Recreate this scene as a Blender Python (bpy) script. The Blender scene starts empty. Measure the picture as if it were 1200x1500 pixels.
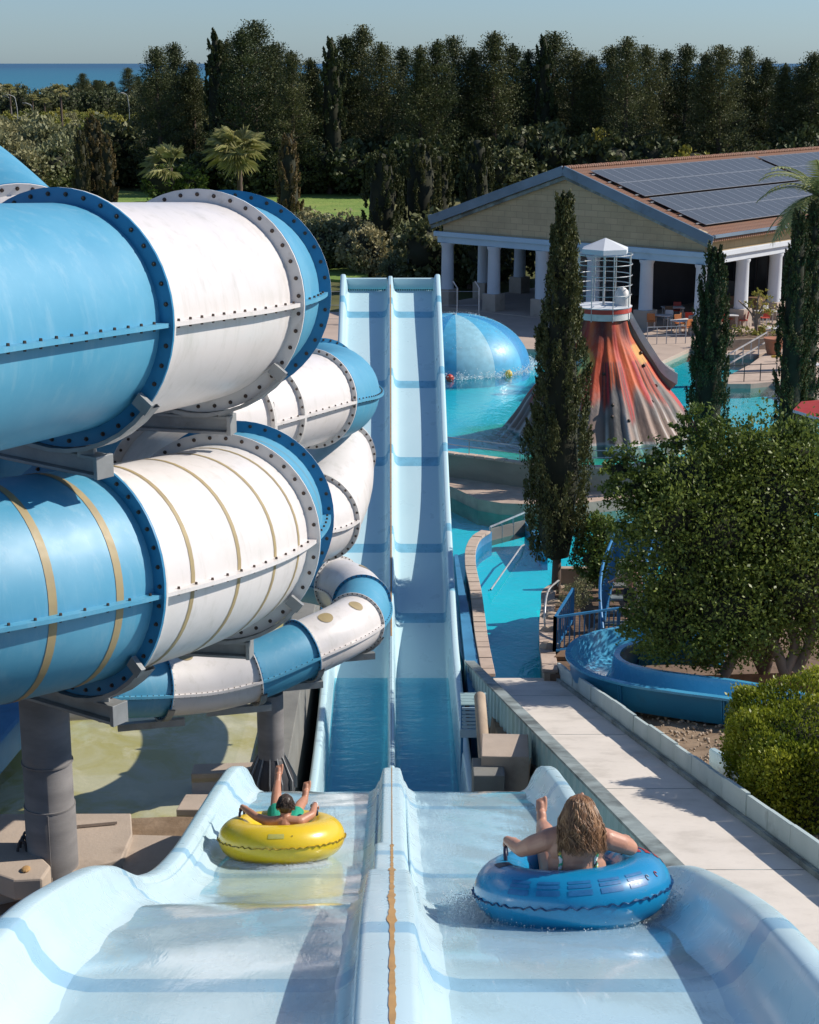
import bpy, bmesh, math, random
import numpy as np
from mathutils import Vector, Matrix, Quaternion
rad = math.radians
PI = math.pi
scene = bpy.context.scene
COL = scene.collection

# ------------------------------------------------------------------ camera geometry
F, PITCH = 2500.0, rad(14.75)
CS, SN = math.cos(PITCH), math.sin(PITCH)
def ray(u, v):
    r = (u - 600) / F; t = (750 - v) / F
    return Vector((r, CS + t * SN, -SN + t * CS))
def PY(u, v, y):
    d = ray(u, v); return d * (y / d.y)
def PZ(u, v, z):
    d = ray(u, v); return d * (z / d.z)
def vtan(v):                       # downward slope of the sight line at picture height v
    d = ray(600, v); return -d.z / d.y

# ------------------------------------------------------------------ tagging
def tag(o, label=None, cat=None, group=None, kind=None):
    if label: o['label'] = label
    if cat: o['category'] = cat
    if group: o['group'] = group
    if kind: o['kind'] = kind
    return o
def empty(name, loc=(0, 0, 0), rz=0, label=None, cat=None, group=None):
    o = bpy.data.objects.new(name, None); COL.objects.link(o)
    o.location = loc; o.rotation_euler = (0, 0, rz); o.empty_display_size = .2
    return tag(o, label, cat, group)
def kids(o): return [c for c in bpy.data.objects if c.parent == o]
def copy_tree(o, parent=None):
    c = o.copy(); COL.objects.link(c)
    if parent is not None: c.parent = parent
    for ch in list(o.children): copy_tree(ch, c)
    return c

# ------------------------------------------------------------------ mesh builder
class MB:
    def __init__(s): s.v = []; s.f = []; s.m = []
    def add(s, vs, fs, mi=0):
        o = len(s.v); s.v += [tuple(p) for p in vs]
        for f in fs: s.f.append(tuple(i + o for i in f)); s.m.append(mi)
        return s
    def box(s, c, d, R=None, mi=0):
        x, y, z = d[0] / 2, d[1] / 2, d[2] / 2
        vs = [Vector((a * x, b * y, e * z)) for a in (-1, 1) for b in (-1, 1) for e in (-1, 1)]
        if R is not None: vs = [R @ p for p in vs]
        c = Vector(c)
        return s.add([c + p for p in vs], [(0, 1, 3, 2), (4, 6, 7, 5), (0, 4, 5, 1), (2, 3, 7, 6), (0, 2, 6, 4), (1, 5, 7, 3)], mi)
    def bar(s, a, b, w, h=None, mi=0, up=(0, 0, 1)):      # box beam from a to b
        a, b = Vector(a), Vector(b); h = h or w
        t = (b - a); L = t.length; t.normalize(); up = Vector(up)
        if abs(t.dot(up)) > .98: up = Vector((0, 1, 0))
        n = t.cross(up).normalized(); u = n.cross(t)
        R = Matrix((n, t, u)).transposed()
        return s.box((a + b) / 2, (w, L, h), R, mi)
    def prism(s, poly, z0, z1, mi=0):
        n = len(poly)
        A = sum(poly[i][0] * poly[(i + 1) % n][1] - poly[(i + 1) % n][0] * poly[i][1] for i in range(n))
        if A < 0: poly = poly[::-1]
        vs = [(p[0], p[1], z0) for p in poly] + [(p[0], p[1], z1) for p in poly]
        fs = [tuple(range(n - 1, -1, -1)), tuple(range(n, 2 * n))]
        fs += [(i, (i + 1) % n, n + (i + 1) % n, n + i) for i in range(n)]
        return s.add(vs, fs, mi)
    def tube(s, pts, r, n=8, closed=False, caps=True, mi=0):
        pts = [Vector(p) for p in pts]; N = len(pts)
        rs = r if hasattr(r, '__len__') else [r] * N
        T = []
        for i in range(N):
            a = pts[(i - 1) % N] if (closed or i > 0) else pts[i]
            b = pts[(i + 1) % N] if (closed or i < N - 1) else pts[i]
            t = b - a
            T.append(t.normalized() if t.length > 1e-9 else Vector((0, 0, 1)))
        up = Vector((0, 0, 1)) if abs(T[0].z) < .9 else Vector((1, 0, 0))
        nn = T[0].cross(up).normalized(); vs = []
        for i in range(N):
            nn = (nn - T[i] * nn.dot(T[i])).normalized(); bb = T[i].cross(nn)
            for k in range(n):
                a = 2 * PI * k / n
                vs.append(pts[i] + (nn * math.cos(a) + bb * math.sin(a)) * rs[i])
        fs = []
        for i in range(N if closed else N - 1):
            j = (i + 1) % N
            for k in range(n):
                k2 = (k + 1) % n
                fs.append((i * n + k, i * n + k2, j * n + k2, j * n + k))
        if caps and not closed:
            fs.append(tuple(range(n - 1, -1, -1))); fs.append(tuple((N - 1) * n + k for k in range(n)))
        return s.add(vs, fs, mi)
    def lathe(s, prof, n=24, c=(0, 0, 0), mi=0):
        vs = []; fs = []; P = len(prof)
        for k in range(n):
            a = 2 * PI * k / n
            for (r, z) in prof: vs.append((c[0] + r * math.cos(a), c[1] + r * math.sin(a), c[2] + z))
        for k in range(n):
            k2 = (k + 1) % n
            for i in range(P - 1): fs.append((k * P + i, k2 * P + i, k2 * P + i + 1, k * P + i + 1))
        return s.add(vs, fs, mi)
    def ball(s, c, r, n=10, m=7, mi=0, sc=(1, 1, 1), R=None):
        vs = []; fs = []; c = Vector(c)
        def pt(a, b):
            p = Vector((math.cos(b) * math.cos(a) * sc[0], math.cos(b) * math.sin(a) * sc[1], math.sin(b) * sc[2])) * r
            return c + (R @ p if R is not None else p)
        vs.append(pt(0, -PI / 2))
        for j in range(1, m):
            for k in range(n): vs.append(pt(2 * PI * k / n, -PI / 2 + PI * j / m))
        vs.append(pt(0, PI / 2))
        for k in range(n):
            k2 = (k + 1) % n
            fs.append((0, 1 + k2, 1 + k))
            for j in range(m - 2): fs.append((1 + j * n + k, 1 + j * n + k2, 1 + (j + 1) * n + k2, 1 + (j + 1) * n + k))
            fs.append((1 + (m - 2) * n + k, 1 + (m - 2) * n + k2, len(vs) - 1))
        return s.add(vs, fs, mi)
    def cone(s, p0, p1, r0, r1, n=10, mi=0):              # tapered capsule (used for bodies)
        p0, p1 = Vector(p0), Vector(p1)
        s.ball(p0, r0, n, 7, mi); s.ball(p1, r1, n, 7, mi)
        if (p1 - p0).length > 1e-6: s.tube([p0, p1], [r0, r1], n, mi=mi)
        return s
    def grid(s, rows, closed=False, mi=0):                 # rows of points -> quads
        R = len(rows); C = len(rows[0]); vs = [p for r in rows for p in r]; fs = []
        for i in range(R - 1):
            for j in range(C if closed else C - 1):
                j2 = (j + 1) % C
                fs.append((i * C + j, i * C + j2, (i + 1) * C + j2, (i + 1) * C + j))
        return s.add(vs, fs, mi)
    def build(s, name, mats, parent=None, smooth=None, bevel=0, bseg=2, flip=False):
        me = bpy.data.meshes.new(name); me.from_pydata(s.v, [], s.f)
        if not isinstance(mats, (list, tuple)): mats = [mats]
        for m in mats: me.materials.append(m)
        if len(mats) > 1: me.polygons.foreach_set('material_index', s.m)
        if flip: me.flip_normals()
        if smooth is not None:
            me.polygons.foreach_set('use_smooth', [True] * len(me.polygons))
            if smooth < 179: me.set_sharp_from_angle(angle=rad(smooth))
        me.update()
        o = bpy.data.objects.new(name, me); COL.objects.link(o)
        if parent is not None: o.parent = parent
        if bevel:
            b = o.modifiers.new('bevel', 'BEVEL'); b.width = bevel; b.segments = bseg; b.limit_method = 'ANGLE'; b.angle_limit = rad(40)
        return o
def hermite(xs, ys):
    xs = np.array(xs, float); ys = np.array(ys, float); n = len(xs)
    d = np.diff(ys) / np.diff(xs); m = np.zeros(n)
    m[0], m[-1] = d[0], d[-1]
    for i in range(1, n - 1):
        h0, h1 = xs[i] - xs[i - 1], xs[i + 1] - xs[i]
        m[i] = (d[i - 1] * h1 + d[i] * h0) / (h0 + h1)
    def f(x):
        x = min(max(x, xs[0]), xs[-1]); i = int(min(max(np.searchsorted(xs, x) - 1, 0), n - 2))
        h = xs[i + 1] - xs[i]; t = (x - xs[i]) / h
        return ((2*t**3 - 3*t**2 + 1) * ys[i] + (t**3 - 2*t**2 + t) * h * m[i] + (-2*t**3 + 3*t**2) * ys[i + 1] + (t**3 - t**2) * h * m[i + 1])
    return f
def curve_pts(pts, step=.15):                              # smooth path through points
    pts = [Vector(p) for p in pts]; s = [0]
    for i in range(1, len(pts)): s.append(s[-1] + (pts[i] - pts[i - 1]).length)
    fx, fy, fz = (hermite(s, [p[k] for p in pts]) for k in range(3))
    N = max(2, int(s[-1] / step) + 1)
    return [Vector((fx(t), fy(t), fz(t))) for t in np.linspace(0, s[-1], N)], s

# ------------------------------------------------------------------ materials
class NT:
    def __init__(s, name):
        s.mat = bpy.data.materials.new(name); s.mat.use_nodes = True
        s.t = s.mat.node_tree; s.t.nodes.clear(); s.out = s.n('ShaderNodeOutputMaterial')
    def n(s, typ, **kw):
        x = s.t.nodes.new(typ)
        for k, v in kw.items():
            if hasattr(x, k) and k not in x.inputs: setattr(x, k, v)
            else: s.inp(x, k, v)
        return x
    def inp(s, x, k, v):
        sk = x.inputs[k]
        if hasattr(v, 'is_output') or isinstance(v, bpy.types.NodeSocket): s.t.links.new(v, sk)
        else:
            if hasattr(sk.default_value, '__len__') and len(sk.default_value) == 4 and hasattr(v, '__len__') and len(v) == 3: v = (*v, 1)
            sk.default_value = v
    def obj(s): return s.n('ShaderNodeTexCoord').outputs['Object']
    def map(s, vec, scale=(1, 1, 1), rot=(0, 0, 0)): return s.n('ShaderNodeMapping', Vector=vec, Scale=scale, Rotation=rot).outputs[0]
    def noise(s, vec, scale, detail=4, rough=.55, dist=0): return s.n('ShaderNodeTexNoise', Vector=vec, Scale=scale, Detail=detail, Roughness=rough, Distortion=dist).outputs['Fac']
    def ramp(s, fac, a, b, inter='LINEAR'):
        r = s.n('ShaderNodeMapRange', Value=fac); r.inputs['From Min'].default_value = a; r.inputs['From Max'].default_value = b; return r.outputs[0]
    def mix(s, f, a, b, typ='MIX'):
        m = s.n('ShaderNodeMix', data_type='RGBA', blend_type=typ)
        s.inp(m, 0, f); s.inp(m, 6, a); s.inp(m, 7, b); return m.outputs[2]
    def math(s, op, a, b=0):
        m = s.n('ShaderNodeMath', operation=op); s.inp(m, 0, a); s.inp(m, 1, b); return m.outputs[0]
    def bump(s, h, strength=.3, dist=.02): return s.n('ShaderNodeBump', Height=h, Strength=strength, Distance=dist).outputs[0]
    def attr(s, name): return s.n('ShaderNodeAttribute', attribute_name=name)
    def surf(s, sh): s.t.links.new(sh, s.out.inputs['Surface']); return s.mat
    def pbr(s, col, rough=.5, normal=None, spec=.5, coat=0, metal=0, **kw):
        p = s.n('ShaderNodeBsdfPrincipled'); s.inp(p, 'Base Color', col); s.inp(p, 'Roughness', rough)
        p.inputs['Specular IOR Level'].default_value = spec; p.inputs['Coat Weight'].default_value = coat; p.inputs['Metallic'].default_value = metal
        p.inputs['Coat Roughness'].default_value = .12
        if normal is not None: s.inp(p, 'Normal', normal)
        return p.outputs[0]
def sc3(c, k): return tuple(min(1, x * k) for x in c)
def pm(name, col, col2=None, rough=.5, scale=3, stretch=(1, 1, 1), bump=0, bscale=40, spec=.5, coat=0, metal=0, lo=.35, hi=.7, dirt=None, dscale=1.2, dlo=.58, dhi=.75, damt=.6, streak=None, samt=.4):
    t = NT(name); v = t.obj(); v2 = t.map(v, stretch)
    c = t.mix(t.ramp(t.noise(v2, scale, 5), lo, hi), col, col2 or sc3(col, .8))
    if dirt: c = t.mix(t.math('MULTIPLY', t.ramp(t.noise(v, dscale, 6, .65), dlo, dhi), damt), c, dirt)
    if streak: c = t.mix(t.math('MULTIPLY', t.ramp(t.noise(t.map(v, (3.2, 3.2, .22)), 1.6, 6, .7), .52, .78), samt), c, streak)
    nrm = t.bump(t.noise(v2, bscale, 3), bump, .02) if bump else None
    r = t.ramp(t.noise(v, scale * 2.3, 3), .2, .8); rr = t.n('ShaderNodeMapRange', Value=r); rr.inputs['To Min'].default_value = max(.02, rough - .08); rr.inputs['To Max'].default_value = min(1, rough + .1)
    return t.surf(t.pbr(c, rr.outputs[0], nrm, spec, coat, metal))
def leafmat(name, dark, light, trans=.25, rough=.6, patch=.35):
    t = NT(name); a = t.attr('tint').outputs['Fac']
    n = t.noise(t.obj(), patch, 3); f = t.math('ADD', t.math('MULTIPLY', a, .75), t.math('MULTIPLY', t.ramp(n, .3, .7), .25))
    c = t.mix(f, dark, light)
    oi = t.n('ShaderNodeObjectInfo').outputs['Random']
    c = t.mix(1.0, c, t.mix(oi, (.72, .80, .70), (1.40, 1.25, 1.15)), 'MULTIPLY')
    p = t.pbr(c, rough, None, .35)
    tr = t.n('ShaderNodeBsdfTranslucent'); t.inp(tr, 'Color', c)
    m = t.n('ShaderNodeMixShader'); t.inp(m, 0, trans); t.t.links.new(p, m.inputs[1]); t.t.links.new(tr.outputs[0], m.inputs[2])
    return t.surf(m.outputs[0])
def watermat(name, tint, rough=.04, bscale=1.2, bstr=.25, foam=0, stretch=(1, 1, 1), gloss=(1, 1, 1), dist=.05):
    t = NT(name); v = t.map(t.obj(), stretch)
    h = t.math('ADD', t.noise(v, bscale, 4, .6, .6), t.math('MULTIPLY', t.noise(v, bscale * 5, 3), .35))
    nrm = t.bump(h, bstr, dist)
    tr = t.n('ShaderNodeBsdfTransparent'); t.inp(tr, 'Color', tint)
    gl = t.n('ShaderNodeBsdfGlossy'); t.inp(gl, 'Color', gloss); t.inp(gl, 'Roughness', rough); t.inp(gl, 'Normal', nrm)
    lw = t.n('ShaderNodeLayerWeight'); lw.inputs['Blend'].default_value = .5; t.inp(lw, 'Normal', nrm)
    fr = t.math('ADD', .02, t.math('MULTIPLY', t.math('POWER', lw.outputs['Facing'], 5), .98))
    m = t.n('ShaderNodeMixShader'); t.inp(m, 0, fr); t.t.links.new(tr.outputs[0], m.inputs[1]); t.t.links.new(gl.outputs[0], m.inputs[2])
    res = m.outputs[0]
    if foam:
        d = t.n('ShaderNodeBsdfDiffuse'); t.inp(d, 'Color', (.8, .86, .88))
        k = t.math('MULTIPLY', t.ramp(t.noise(v, bscale * 2.2, 8, .72, 1.2), .60, .78), foam)
        m2 = t.n('ShaderNodeMixShader'); t.inp(m2, 0, k); t.t.links.new(res, m2.inputs[1]); t.t.links.new(d.outputs[0], m2.inputs[2]); res = m2.outputs[0]
    return t.surf(res)

M = {}
M['slide'] = pm('pale_fibreglass', (.525, .685, .735), (.495, .66, .715), .28, 1.3, (1, .25, 1), 0, 4, coat=.15, dirt=(.36, .50, .54), dscale=.9, damt=.35)
M['band'] = pm('blue_joint_band', (.30, .50, .63), (.27, .46, .60), .3, 3, coat=.1)
M['ramp'] = pm('pale_ramp_fibreglass', (.50, .68, .73), (.46, .645, .70), .3, .8, (1, .15, 1), .02, 4, coat=.15)
M['rampband'] = pm('ramp_joint_band', (.20, .47, .62), None, .3)
M['caulk'] = pm('rusty_caulk', (.46, .27, .10), (.32, .19, .08), .9, 6, dirt=(.08, .07, .06), dscale=3)
M['tubeblue'] = pm('blue_fibreglass', (.050, .265, .415), (.072, .305, .455), .52, .7, (1, 1, 1), .03, 5, spec=.8, coat=.0, dirt=(.16, .39, .54), dscale=1.1, dlo=.45, dhi=.8, damt=.35, streak=(.22, .40, .50), samt=.5)
M['flangeblue'] = pm('blue_flange', (.018, .18, .34), (.03, .21, .38), .4, 3)
M['tubewhite'] = pm('white_fibreglass', (.66, .625, .605), (.62, .595, .58), .36, .8, bump=.04, bscale=5, coat=.1, dirt=(.46, .44, .39), dscale=1.4, dlo=.5, dhi=.85, damt=.45, streak=(.40, .385, .33), samt=.55)
M['flangewhite'] = pm('white_flange', (.66, .64, .61), (.58, .56, .53), .5, 3, dirt=(.30, .26, .20), dscale=2.5)
M['gold'] = pm('gold_stripe', (.35, .275, .14), (.28, .22, .12), .55, 3)
M['bolt'] = pm('dark_bolt', (.045, .038, .034), (.10, .06, .04), .5, 20, metal=.4)
M['steel'] = pm('galvanised_steel', (.30, .31, .31), (.22, .23, .23), .5, 3, bump=.05, metal=.3, dirt=(.16, .10, .06), dscale=1.6)
M['pile'] = pm('grey_concrete_pile', (.23, .22, .215), (.13, .125, .125), .8, 1.5, (.7, .7, 2.0), .1, 30, dirt=(.30, .20, .13), dscale=.9, dlo=.6, dhi=.8, damt=.5)
M['concrete'] = pm('tan_concrete', (.43, .35, .28), (.35, .29, .235), .9, 1.2, bump=.25, bscale=18, dirt=(.17, .13, .10), dscale=.9)
M['greyconc'] = pm('grey_concrete', (.22, .22, .20), (.15, .15, .14), .9, .8, bump=.2, bscale=14, dirt=(.08, .08, .07), dscale=.6)
M['path'] = pm('pale_concrete_path', (.65, .595, .53), (.57, .52, .46), .85, .9, bump=.08, bscale=25, dirt=(.36, .32, .27), dscale=.9, dlo=.52, dhi=.75, damt=.55, streak=(.45, .41, .36), samt=.4)
M['metalteal'] = pm('pale_teal_sheet', (.33, .47, .47), (.27, .40, .40), .5, .9, (1, 1, .3), .03, 10, dirt=(.16, .24, .24), dscale=1.3, damt=.4)
M['wallteal'] = pm('pale_weathered_panel', (.48, .56, .55), (.38, .46, .45), .6, 1.2, (1, 1, .4), .05, 12, dirt=(.14, .17, .15), dscale=1.3)
M['darkcap'] = pm('dark_weathered_cap', (.30, .35, .34), (.16, .19, .185), .7, 1.4, dirt=(.07, .08, .075), dscale=.8, dlo=.45, dhi=.6, damt=.8)
M['soil'] = pm('brown_soil', (.20, .13, .085), (.11, .07, .045), .95, 2.2, bump=.6, bscale=9, dirt=(.30, .22, .16), dscale=4, damt=.5)
M['dirt'] = pm('sandy_dirt', (.40, .30, .21), (.28, .20, .14), .95, 1.8, bump=.5, bscale=12, dirt=(.16, .15, .06), dscale=1.5)
M['stone'] = pm('tan_stone', (.42, .33, .24), (.30, .23, .17), .9, 1.5, bump=.4, bscale=8, dirt=(.16, .12, .09), dscale=2)
M['poolwall'] = pm('tan_pool_wall', (.30, .27, .21), (.23, .21, .165), .85, .7, (1, 1, 3), .1, 8, dirt=(.12, .11, .09), dscale=.5)
M['coping'] = pm('stone_coping', (.50, .39, .31), (.40, .31, .25), .9, 2, bump=.2, bscale=12, dirt=(.22, .16, .12), dscale=1.7)
M['deck'] = pm('sandstone_deck', (.46, .36, .29), (.38, .30, .24), .9, .5, bump=.1, bscale=8, dirt=(.26, .20, .16), dscale=.4)
M['bluepaint'] = pm('blue_painted_wall', (.05, .22, .40), (.035, .16, .30), .55, 1.2, bump=.05, dirt=(.02, .08, .14), dscale=1)
M['bluerail'] = pm('blue_rail_paint', (.035, .20, .42), (.025, .15, .33), .4, 3)
M['whitepaint'] = pm('white_render', (.60, .63, .66), (.52, .55, .58), .7, .6, dirt=(.36, .38, .40), dscale=.5)
M['bluewhite'] = pm('blue_white_beam', (.42, .56, .66), (.36, .50, .61), .6, .5, dirt=(.28, .36, .42), dscale=.6)
M['fascia'] = pm('grey_blue_fascia', (.17, .23, .29), (.12, .17, .22), .5, .6, dirt=(.06, .07, .08), dscale=.7)
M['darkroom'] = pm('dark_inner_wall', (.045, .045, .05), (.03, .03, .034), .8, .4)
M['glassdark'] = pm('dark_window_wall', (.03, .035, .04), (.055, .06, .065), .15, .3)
M['metal'] = pm('pale_metal_rail', (.55, .55, .55), (.40, .40, .40), .4, 3, metal=.5)
M['darkmetal'] = pm('dark_metal', (.05, .05, .055), None, .5)
M['orangeplastic'] = pm('orange_plastic', (.55, .19, .06), None, .45)
M['redplastic'] = pm('red_plastic', (.50, .05, .03), None, .45)
M['whiteplastic'] = pm('white_plastic', (.7, .7, .7), None, .45)
M['wood'] = pm('brown_wood', (.20, .12, .07), None, .6)
M['bark'] = pm('grey_brown_bark', (.13, .09, .07), (.07, .05, .04), .95, 4, (1, 1, .25), .6, 14)
M['palebark'] = pm('pale_bark', (.28, .22, .17), (.15, .11, .085), .9, 4, (1, 1, .3), .5, 12)
M['terracotta'] = pm('terracotta', (.38, .16, .09), None, .8)
M['wire'] = pm('lamp_post_grey', (.35, .36, .36), None, .6)
# ------------------------------------------------------------------ camera, sky, sun
cam_d = bpy.data.cameras.new('camera'); cam = bpy.data.objects.new('camera', cam_d); COL.objects.link(cam)
cam_d.sensor_fit = 'VERTICAL'; cam_d.sensor_height = 24; cam_d.sensor_width = 19.2; cam_d.lens = 24 * F / 1500
cam_d.clip_start = .1; cam_d.clip_end = 60000
cam.location = (0, 0, 0); cam.rotation_euler = (rad(90) - PITCH, 0, 0)
scene.camera = cam
SUN_EL, SUN_AZ = rad(38), rad(80)             # azimuth from +Y towards +X
w = bpy.data.worlds.new('World'); scene.world = w; w.use_nodes = True
wt = w.node_tree; wt.nodes.clear()
sky = wt.nodes.new('ShaderNodeTexSky'); sky.sky_type = 'NISHITA'; sky.sun_disc = False
sky.sun_elevation = SUN_EL; sky.sun_rotation = SUN_AZ; sky.altitude = 20; sky.air_density = 1.0; sky.dust_density = .35; sky.ozone_density = 2.2
hs = wt.nodes.new('ShaderNodeHueSaturation'); hs.inputs['Saturation'].default_value = .80; hs.inputs['Value'].default_value = 1.0
bg = wt.nodes.new('ShaderNodeBackground'); bg.inputs['Strength'].default_value = .090
wo = wt.nodes.new('ShaderNodeOutputWorld')
tn = wt.nodes.new('ShaderNodeMix'); tn.data_type = 'RGBA'; tn.blend_type = 'MULTIPLY'; tn.inputs[0].default_value = 1; tn.inputs[7].default_value = (.58, .775, 1.06, 1)
wt.links.new(sky.outputs[0], hs.inputs['Color']); wt.links.new(hs.outputs[0], tn.inputs[6]); wt.links.new(tn.outputs[2], bg.inputs['Color']); wt.links.new(bg.outputs[0], wo.inputs[0])
sd = bpy.data.lights.new('sun', 'SUN'); sun = bpy.data.objects.new('sun', sd); COL.objects.link(sun)
sd.energy = 4.7; sd.angle = rad(.53); sd.color = (1.0, .92, .82)
to_sun = Vector((math.sin(SUN_AZ) * math.cos(SUN_EL), math.cos(SUN_AZ) * math.cos(SUN_EL), math.sin(SUN_EL)))
sun.rotation_euler = to_sun.to_track_quat('Z', 'Y').to_euler(); sun.location = to_sun * 100
scene.view_settings.view_transform = 'Standard'; scene.view_settings.look = 'None'
scene.view_settings.exposure = 0.26; scene.view_settings.gamma = 1

# ------------------------------------------------------------------ levels (metres below the camera)
Z_RIVER, Z_POOL, Z_DECK, Z_LEDGE, Z_TUBEPOOL, Z_TROUGH = -16.3, -15.0, -14.8, -15.85, -14.4, -16.87
def path_z(y): return -11 - (y - 21.6) * .232
def parapet_x(y): return 3.62 - .084 * (y - 22)          # right edge of the parapet cap
def path_rx(y): return 5.74 - .086 * (y - 21.5)          # right edge of the path
prof = hermite(*zip((2, -3.8), (3.5, -4.0), (5, -4.22), (6.5, -4.5), (8, -4.83), (9, -5.1), (10, -5.45), (11.6, -6.1), (13, -6.87), (14.4, -7.5), (15.8, -7.98), (18, -8.58),
    (20.3, -9.22), (21.6, -9.66), (22.5, -10.15), (23.4, -11.0), (25, -12.8), (27.5, -15.6), (29.5, -17.0), (32, -17.5), (43, -17.5), (45.5, -17.05), (47, -16.55),
    (50, -15.35), (54.3, -13.55), (57.5, -11.97), (60, -10.85), (65.6, -8.46)))

# ------------------------------------------------------------------ ground sheet
far_z = hermite((95, 160, 250, 500, 900, 960, 1100), (-15.3, -15.0, -15.2, -16.8, -19.5, -26, -27))
def ground_z(x, y):
    if y > 104: return far_z(y)
    if x > 45 or (x < -17 and y > 27): return -15.4
    if y > 62: return -18.2
    if x < -2.4:
        if y < 23.6: return -10.93
        return max(-18.2, -10.93 - (y - 23.6) * 2.6)
    if x < parapet_x(y) - .5: return min(-18.3 if y > 24 else -12, prof(y) - 1.3)
    if y < 43.4: return min(path_z(y) - .35, -15.9 if x < path_rx(y) + .1 and y > 41 else 0) if x < 40 else -15
    return -18.3
def axis(segs):
    a = []
    for lo, hi, st in segs:
        a += list(np.arange(lo, hi, st))
    return a + [segs[-1][1]]
gx = axis([(-2600, -200, 300), (-200, -40, 20), (-40, -12, 4), (-12, 18, .5), (18, 50, 4), (50, 210, 20), (210, 2600, 300)])
gy = axis([(1, 6, 2), (6, 66, .5), (66, 106, 4), (106, 260, 14), (260, 1100, 40)])
random.seed(3)
rows = []
for y in gy:
    rr = []
    for x in gx:
        z = ground_z(x, y)
        k = .02 if y < 100 else .12
        if -12 < x < 18 and 8 < y < 62: z += random.uniform(-.05, .05)
        rr.append((x, y, z + (math.sin(x * .11 + y * .07) * k if y > 104 else 0)))
    rows.append(rr)
t = NT('ground_soil_and_scrub'); v = t.obj()
sx = t.n('ShaderNodeSeparateXYZ', Vector=v)
n1 = t.noise(v, .035, 6, .6, .4); n2 = t.noise(v, 1.5, 5)
near = t.mix(t.ramp(n2, .35, .7), (.30, .22, .15), (.16, .11, .07))
scrub = t.mix(t.ramp(n1, .42, .62), (.10, .115, .035), (.20, .185, .085))
scrub = t.mix(t.ramp(t.noise(v, .3, 5), .35, .75), scrub, (.055, .062, .024))
c = t.mix(t.ramp(sx.outputs['Y'], 70, 95), near, scrub)
t.surf(t.pbr(c, .95, t.bump(t.noise(v, 6, 6), .5, .05), .2)); M['ground'] = t.mat
g = MB().grid(rows).build('ground', M['ground'], smooth=40); tag(g, kind='structure')

# sea
t = NT('sea_water'); v = t.obj()
sx = t.n('ShaderNodeSeparateXYZ', Vector=v)
c = t.mix(t.ramp(sx.outputs['Y'], 1200, 9000), (.012, .15, .21), (.008, .065, .13))
c = t.mix(t.math('MULTIPLY', t.ramp(t.noise(t.map(v, (.25, 1, 1)), .01, 6, .7), .5, .7), .35), c, (.02, .10, .16))
h = t.noise(t.map(v, (.4, 1, 1)), .12, 5, .65)
M['sea'] = t.surf(t.pbr(c, .35, t.bump(h, .5, 1.0), .25))
s = MB().grid([[(x, y, -22.5) for x in (-40000, -3000, 0, 3000, 40000)] for y in (600, 3000, 45000)]).build('sea', M['sea']); tag(s, kind='structure')

# pale rural road on the left, and two grass fields
def ribbon(name, pts, wd, mat, dz=.05):
    rows = []
    for i, p in enumerate(pts):
        a = pts[max(0, i - 1)]; b = pts[min(len(pts) - 1, i + 1)]
        d = Vector((b[0] - a[0], b[1] - a[1], 0)).normalized(); n = Vector((d.y, -d.x, 0))
        q = Vector((p[0], p[1], 0))
        rows.append([(q + n * s_)[:2] + (far_z(p[1]) + .14 + dz,) for s_ in (-wd / 2, wd / 2)])
    return MB().grid(rows).build(name, mat)
r = ribbon('road', [(-75, 345), (-60, 335), (-46, 322), (-38, 300), (-34, 270)], 5, M['path'], .2); tag(r, kind='structure')
t = NT('meadow'); v = t.obj()
M['meadow'] = t.surf(t.pbr(t.mix(t.ramp(t.noise(v, .25, 6, .7), .3, .7), (.10, .21, .025), (.26, .31, .07)), .9, t.bump(t.noise(v, 3, 5), .8, .2)))
for poly in ([(-36, 150), (-18, 128), (-3, 120), (-3, 228), (-16, 230), (-22, 200), (-44, 214)],):
    gm = MB().prism(poly, -15.8, -14.86).build('grass', M['meadow']); tag(gm, kind='structure')

# ------------------------------------------------------------------ the two lane slide, its drop, pool trough and far ramp
def floorY(v, lo, hi):
    ys = np.linspace(lo, hi, 2000); k = vtan(v)
    d = [-prof(y) / y - k for y in ys]
    for i in range(len(d) - 1):
        if d[i] * d[i + 1] <= 0: return ys[i]
    return (lo + hi) / 2
f_W = hermite((2, 22.5, 34, 50, 66), (1.75, 1.75, 1.5, 1.5, 1.5))
f_a = hermite((2, 23, 34, 66), (.14, .125, .08, .085))
f_b = hermite((2, 23, 34, 66), (.20, .20, .15, .15))
f_h = hermite((2, 23, 28, 32, 43, 47, 52, 66), (.46, .46, .8, 1.75, 1.75, 1.15, .66, .62))
f_hd = hermite((2, 23, 28, 32, 43, 47, 52, 66), (.44, .44, .8, 1.6, 1.6, 1.0, .58, .55))
def section(y, side):
    W, a, b, h, hd = f_W(y), f_a(y), f_b(y), f_h(y), f_hd(y)
    if side < 0 and y < 16.4: a += .05
    z = prof(y); e = b + W; k = min(h, .5)
    c = -.0112 * y
    pts = [(.004, hd), (a - .05, hd), (a - .015, hd - .012), (a, hd - .05), (a + (b - a) * .45, hd * .5), (b - .02, .16), (b + .02, .07), (b + .09, .02), (b + .18, 0)]
    pts += [(b + .18 + (W - .48) * q, 0) for q in (.25, .5, .75)]
    ff = 1 - .62 * min(1, max(0, (y - 28) / 8))
    pts += [(e - .30 * ff, 0), (e - .2 * ff, .018 * ff), (e - .11 * ff, .06 * ff), (e - .05 * ff, .13 * ff), (e - .01, .22 * k / .46), (e + .03, h * .75), (e + .055, h - .07), (e + .075, h - .02), (e + .11, h), (e + .20, h), (e + .24, h - .02), (e + .26, h - .07), (e + .27, h - .4), (e + .27, h - .9)]
    return [(c + side * px, y, z + pz) for px, pz in pts]
NEAR_B = [(8.5, .26), (12.0, .2)] + [(floorY(v, 13, 23), .26) for v in (1283, 1183)] + [(5.0, .2)]
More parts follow.
